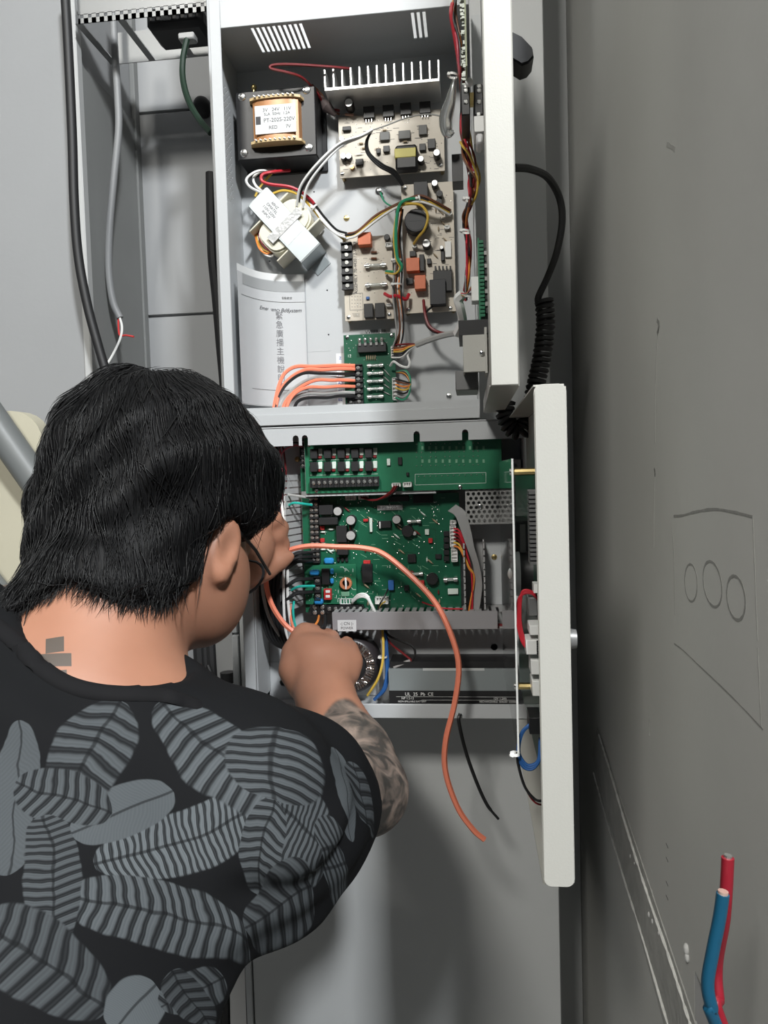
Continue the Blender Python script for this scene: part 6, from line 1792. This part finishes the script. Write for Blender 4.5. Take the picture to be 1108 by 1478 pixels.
bvh = BVHTree.FromPolygons([tuple(p) for p in Vh], Fh.tolist())
pick = rng.choice(len(fc), 5200)
whorl = hd(-.02, -.07, .085)
sv, sf = [], []
for q, i in enumerate(pick):
    p, n_ = fc[i].copy(), nr[i]
    away = p - whorl; away -= n_ * away.dot(n_)
    flow = unit(unit(away) * .9 + rt * .45 - upv * .45 + rng.normal(0, .28, 3))
    Ln = rng.uniform(.025, .060) * (1.0 if rng.random() > .06 else 1.35)
    lift = rng.uniform(.0006, .0022); wild = rng.random() < .035
    d = flow; pts = []
    for k in range(6):
        if not wild or k < 2:
            nb = bvh.find_nearest(Vector(p))
            if nb[0] is not None:
                nn = vec(nb[1]); nn = nn if nn.dot(p - Hc) > 0 else -nn
                p = vec(nb[0]) + nn * lift * (1 + .3 * k)
                d = unit(d - nn * d.dot(nn) * .9)
        pts.append(p.copy())
        d = unit(d + np.array((0, 0, -.12)) + rng.normal(0, .05, 3))
        p = p + d * Ln / 5
    rad = rng.uniform(.00035, .0008)
    a_ = unit(np.cross(flow, nr[i]) + 1e-6); b_ = nr[i]
    base = len(sv)
    for k, w_ in enumerate((1, 1, .95, .8, .55, .1)):
        for th in (0, 2.09, 4.19):
            sv.append(pts[k] + (a_ * math.cos(th) + b_ * math.sin(th) * .6) * rad * w_)
    for k in range(5):
        for j in range(3):
            sf.append((base + k * 3 + j, base + k * 3 + (j + 1) % 3, base + k * 3 + 3 + (j + 1) % 3, base + k * 3 + 3 + j))
# short fringe of strands along the nape and behind the ear
edge = np.where((fc - n2) @ hn_ < .014)[0]
edge = edge[(fc[edge] - Hc) @ fw < .0]
for i in rng.choice(edge, 1500):
    p = fc[i] + rng.normal(0, .002, 3); pts = []
    d = unit(-upv + rng.normal(0, .22, 3) + rt * .15 - fw * .05); Ln = rng.uniform(.008, .024); d0 = d
    for k in range(6):
        nb = bv_body.find_nearest(Vector(p))
        if nb[0] is not None and (nb[0] - Vector(p)).length < .02:
            nn = unit(p - vec(nb[0]) + 1e-7)
            nn = vec(nb[1])
            if np.dot(p - vec(nb[0]), nn) < .002: p = vec(nb[0]) + nn * .002
        pts.append(p.copy()); d = unit(d + rng.normal(0, .06, 3)); p = p + d * Ln / 5
    rad = rng.uniform(.0003, .0006); b_ = nr[i]; a_ = unit(np.cross(d0, b_) + 1e-6); base = len(sv)
    for k, w_ in enumerate((1, 1, .9, .7, .45, .1)):
        for th in (0, 2.09, 4.19): sv.append(pts[k] + (a_ * math.cos(th) + b_ * math.sin(th) * .6) * rad * w_)
    for k in range(5):
        for j in range(3): sf.append((base + k * 3 + j, base + k * 3 + (j + 1) % 3, base + k * 3 + 3 + (j + 1) % 3, base + k * 3 + 3 + j))
st_, _ = npmesh('hair_strands', np.array(sv), np.array(sf), mat('hair_strand_black', (.007, .007, .0075), .45, spec=.3), hair, 0)
tag(st_, kind='stuff')

# ---- glasses
gl_ = bpy.data.objects.new('glasses', None); COL.objects.link(gl_); gl_.parent = man
WL[gl_.name] = Vector(hd(0, .1, -.03)); gl_.location = WL[gl_.name] - _wl(man)
for sg in (-1, 1):
    MB().tube([Vector(hd(sg * .083, .004, -.022)), Vector(hd(sg * .084, .05, -.026)), Vector(hd(sg * .070, .112, -.028))], .0017, 6).build('temple_arm', M_BLACK, gl_)
    c_ = hd(sg * .036, .122, -.034); pts = [Vector(c_ + rt * .027 * math.cos(t) + upv * .020 * math.sin(t) - fw * .010 * abs(math.cos(t)) * sg * sg) for t in [2 * math.pi * k / 20 for k in range(21)]]
    MB().tube(pts, .0016, 6).build('rim', M_BLACK, gl_)
    b = MB(); b.add([tuple(p) for p in pts[:-1]] + [tuple(p + Vector(fw) * .0012) for p in pts[:-1]], [tuple(range(20)), tuple(range(20, 40))] + [(k, (k + 1) % 20, 20 + (k + 1) % 20, 20 + k) for k in range(20)])
    b.build('lens', mat('spectacle_glass', (.9, .92, .93), .05, trans=1.0), gl_)
MB().tube([Vector(hd(-.010, .122, -.030)), Vector(hd(0, .126, -.026)), Vector(hd(.010, .122, -.030))], .0014, 6).build('bridge', M_BLACK, gl_)

# ---- trousers and shoes (below the frame)
Tv = Vol((-.66, .02, 0.02), (-.06, .66, 1.12), .009)
hipL, hipR = Pel + lat * -.085, Pel + lat * .085
Tv.cone(hipL + np.array((0, 0, -.05)), hipR + np.array((0, 0, -.05)), .115, .115, .05)
shoes = []
for hp_, sx2 in ((hipL, -.03), (hipR, .03)):
    kn = hp_ + np.array((sx2, .07, -.46)); an = hp_ + np.array((sx2, -.03, -.88))
    Tv.cone(hp_, kn, .098, .072, .05); Tv.cone(kn, an, .070, .060, .03); shoes.append(an)
Vt, Ft = Tv.skin()
npmesh('trousers', Vt, Ft, mat('dark_trousers', (.02, .021, .025), .85, noise=.2, nscale=60), man, 2)
for an in shoes:
    b = MB(); b.ball((an[0], an[1] + .055, .045), .048, .135, .05, 16, 10)
    b.v = [(x, y, max(z, .022)) for x, y, z in b.v]
    sh = b.build('shoe', mat('shoe_black', (.015, .015, .015), .6), man)
    MB().box(an[0] - .046, an[0] + .046, an[1] - .078, an[1] + .185, 0, .024, .008).build('sole', mat('shoe_sole', (.3, .3, .29), .7), sh)
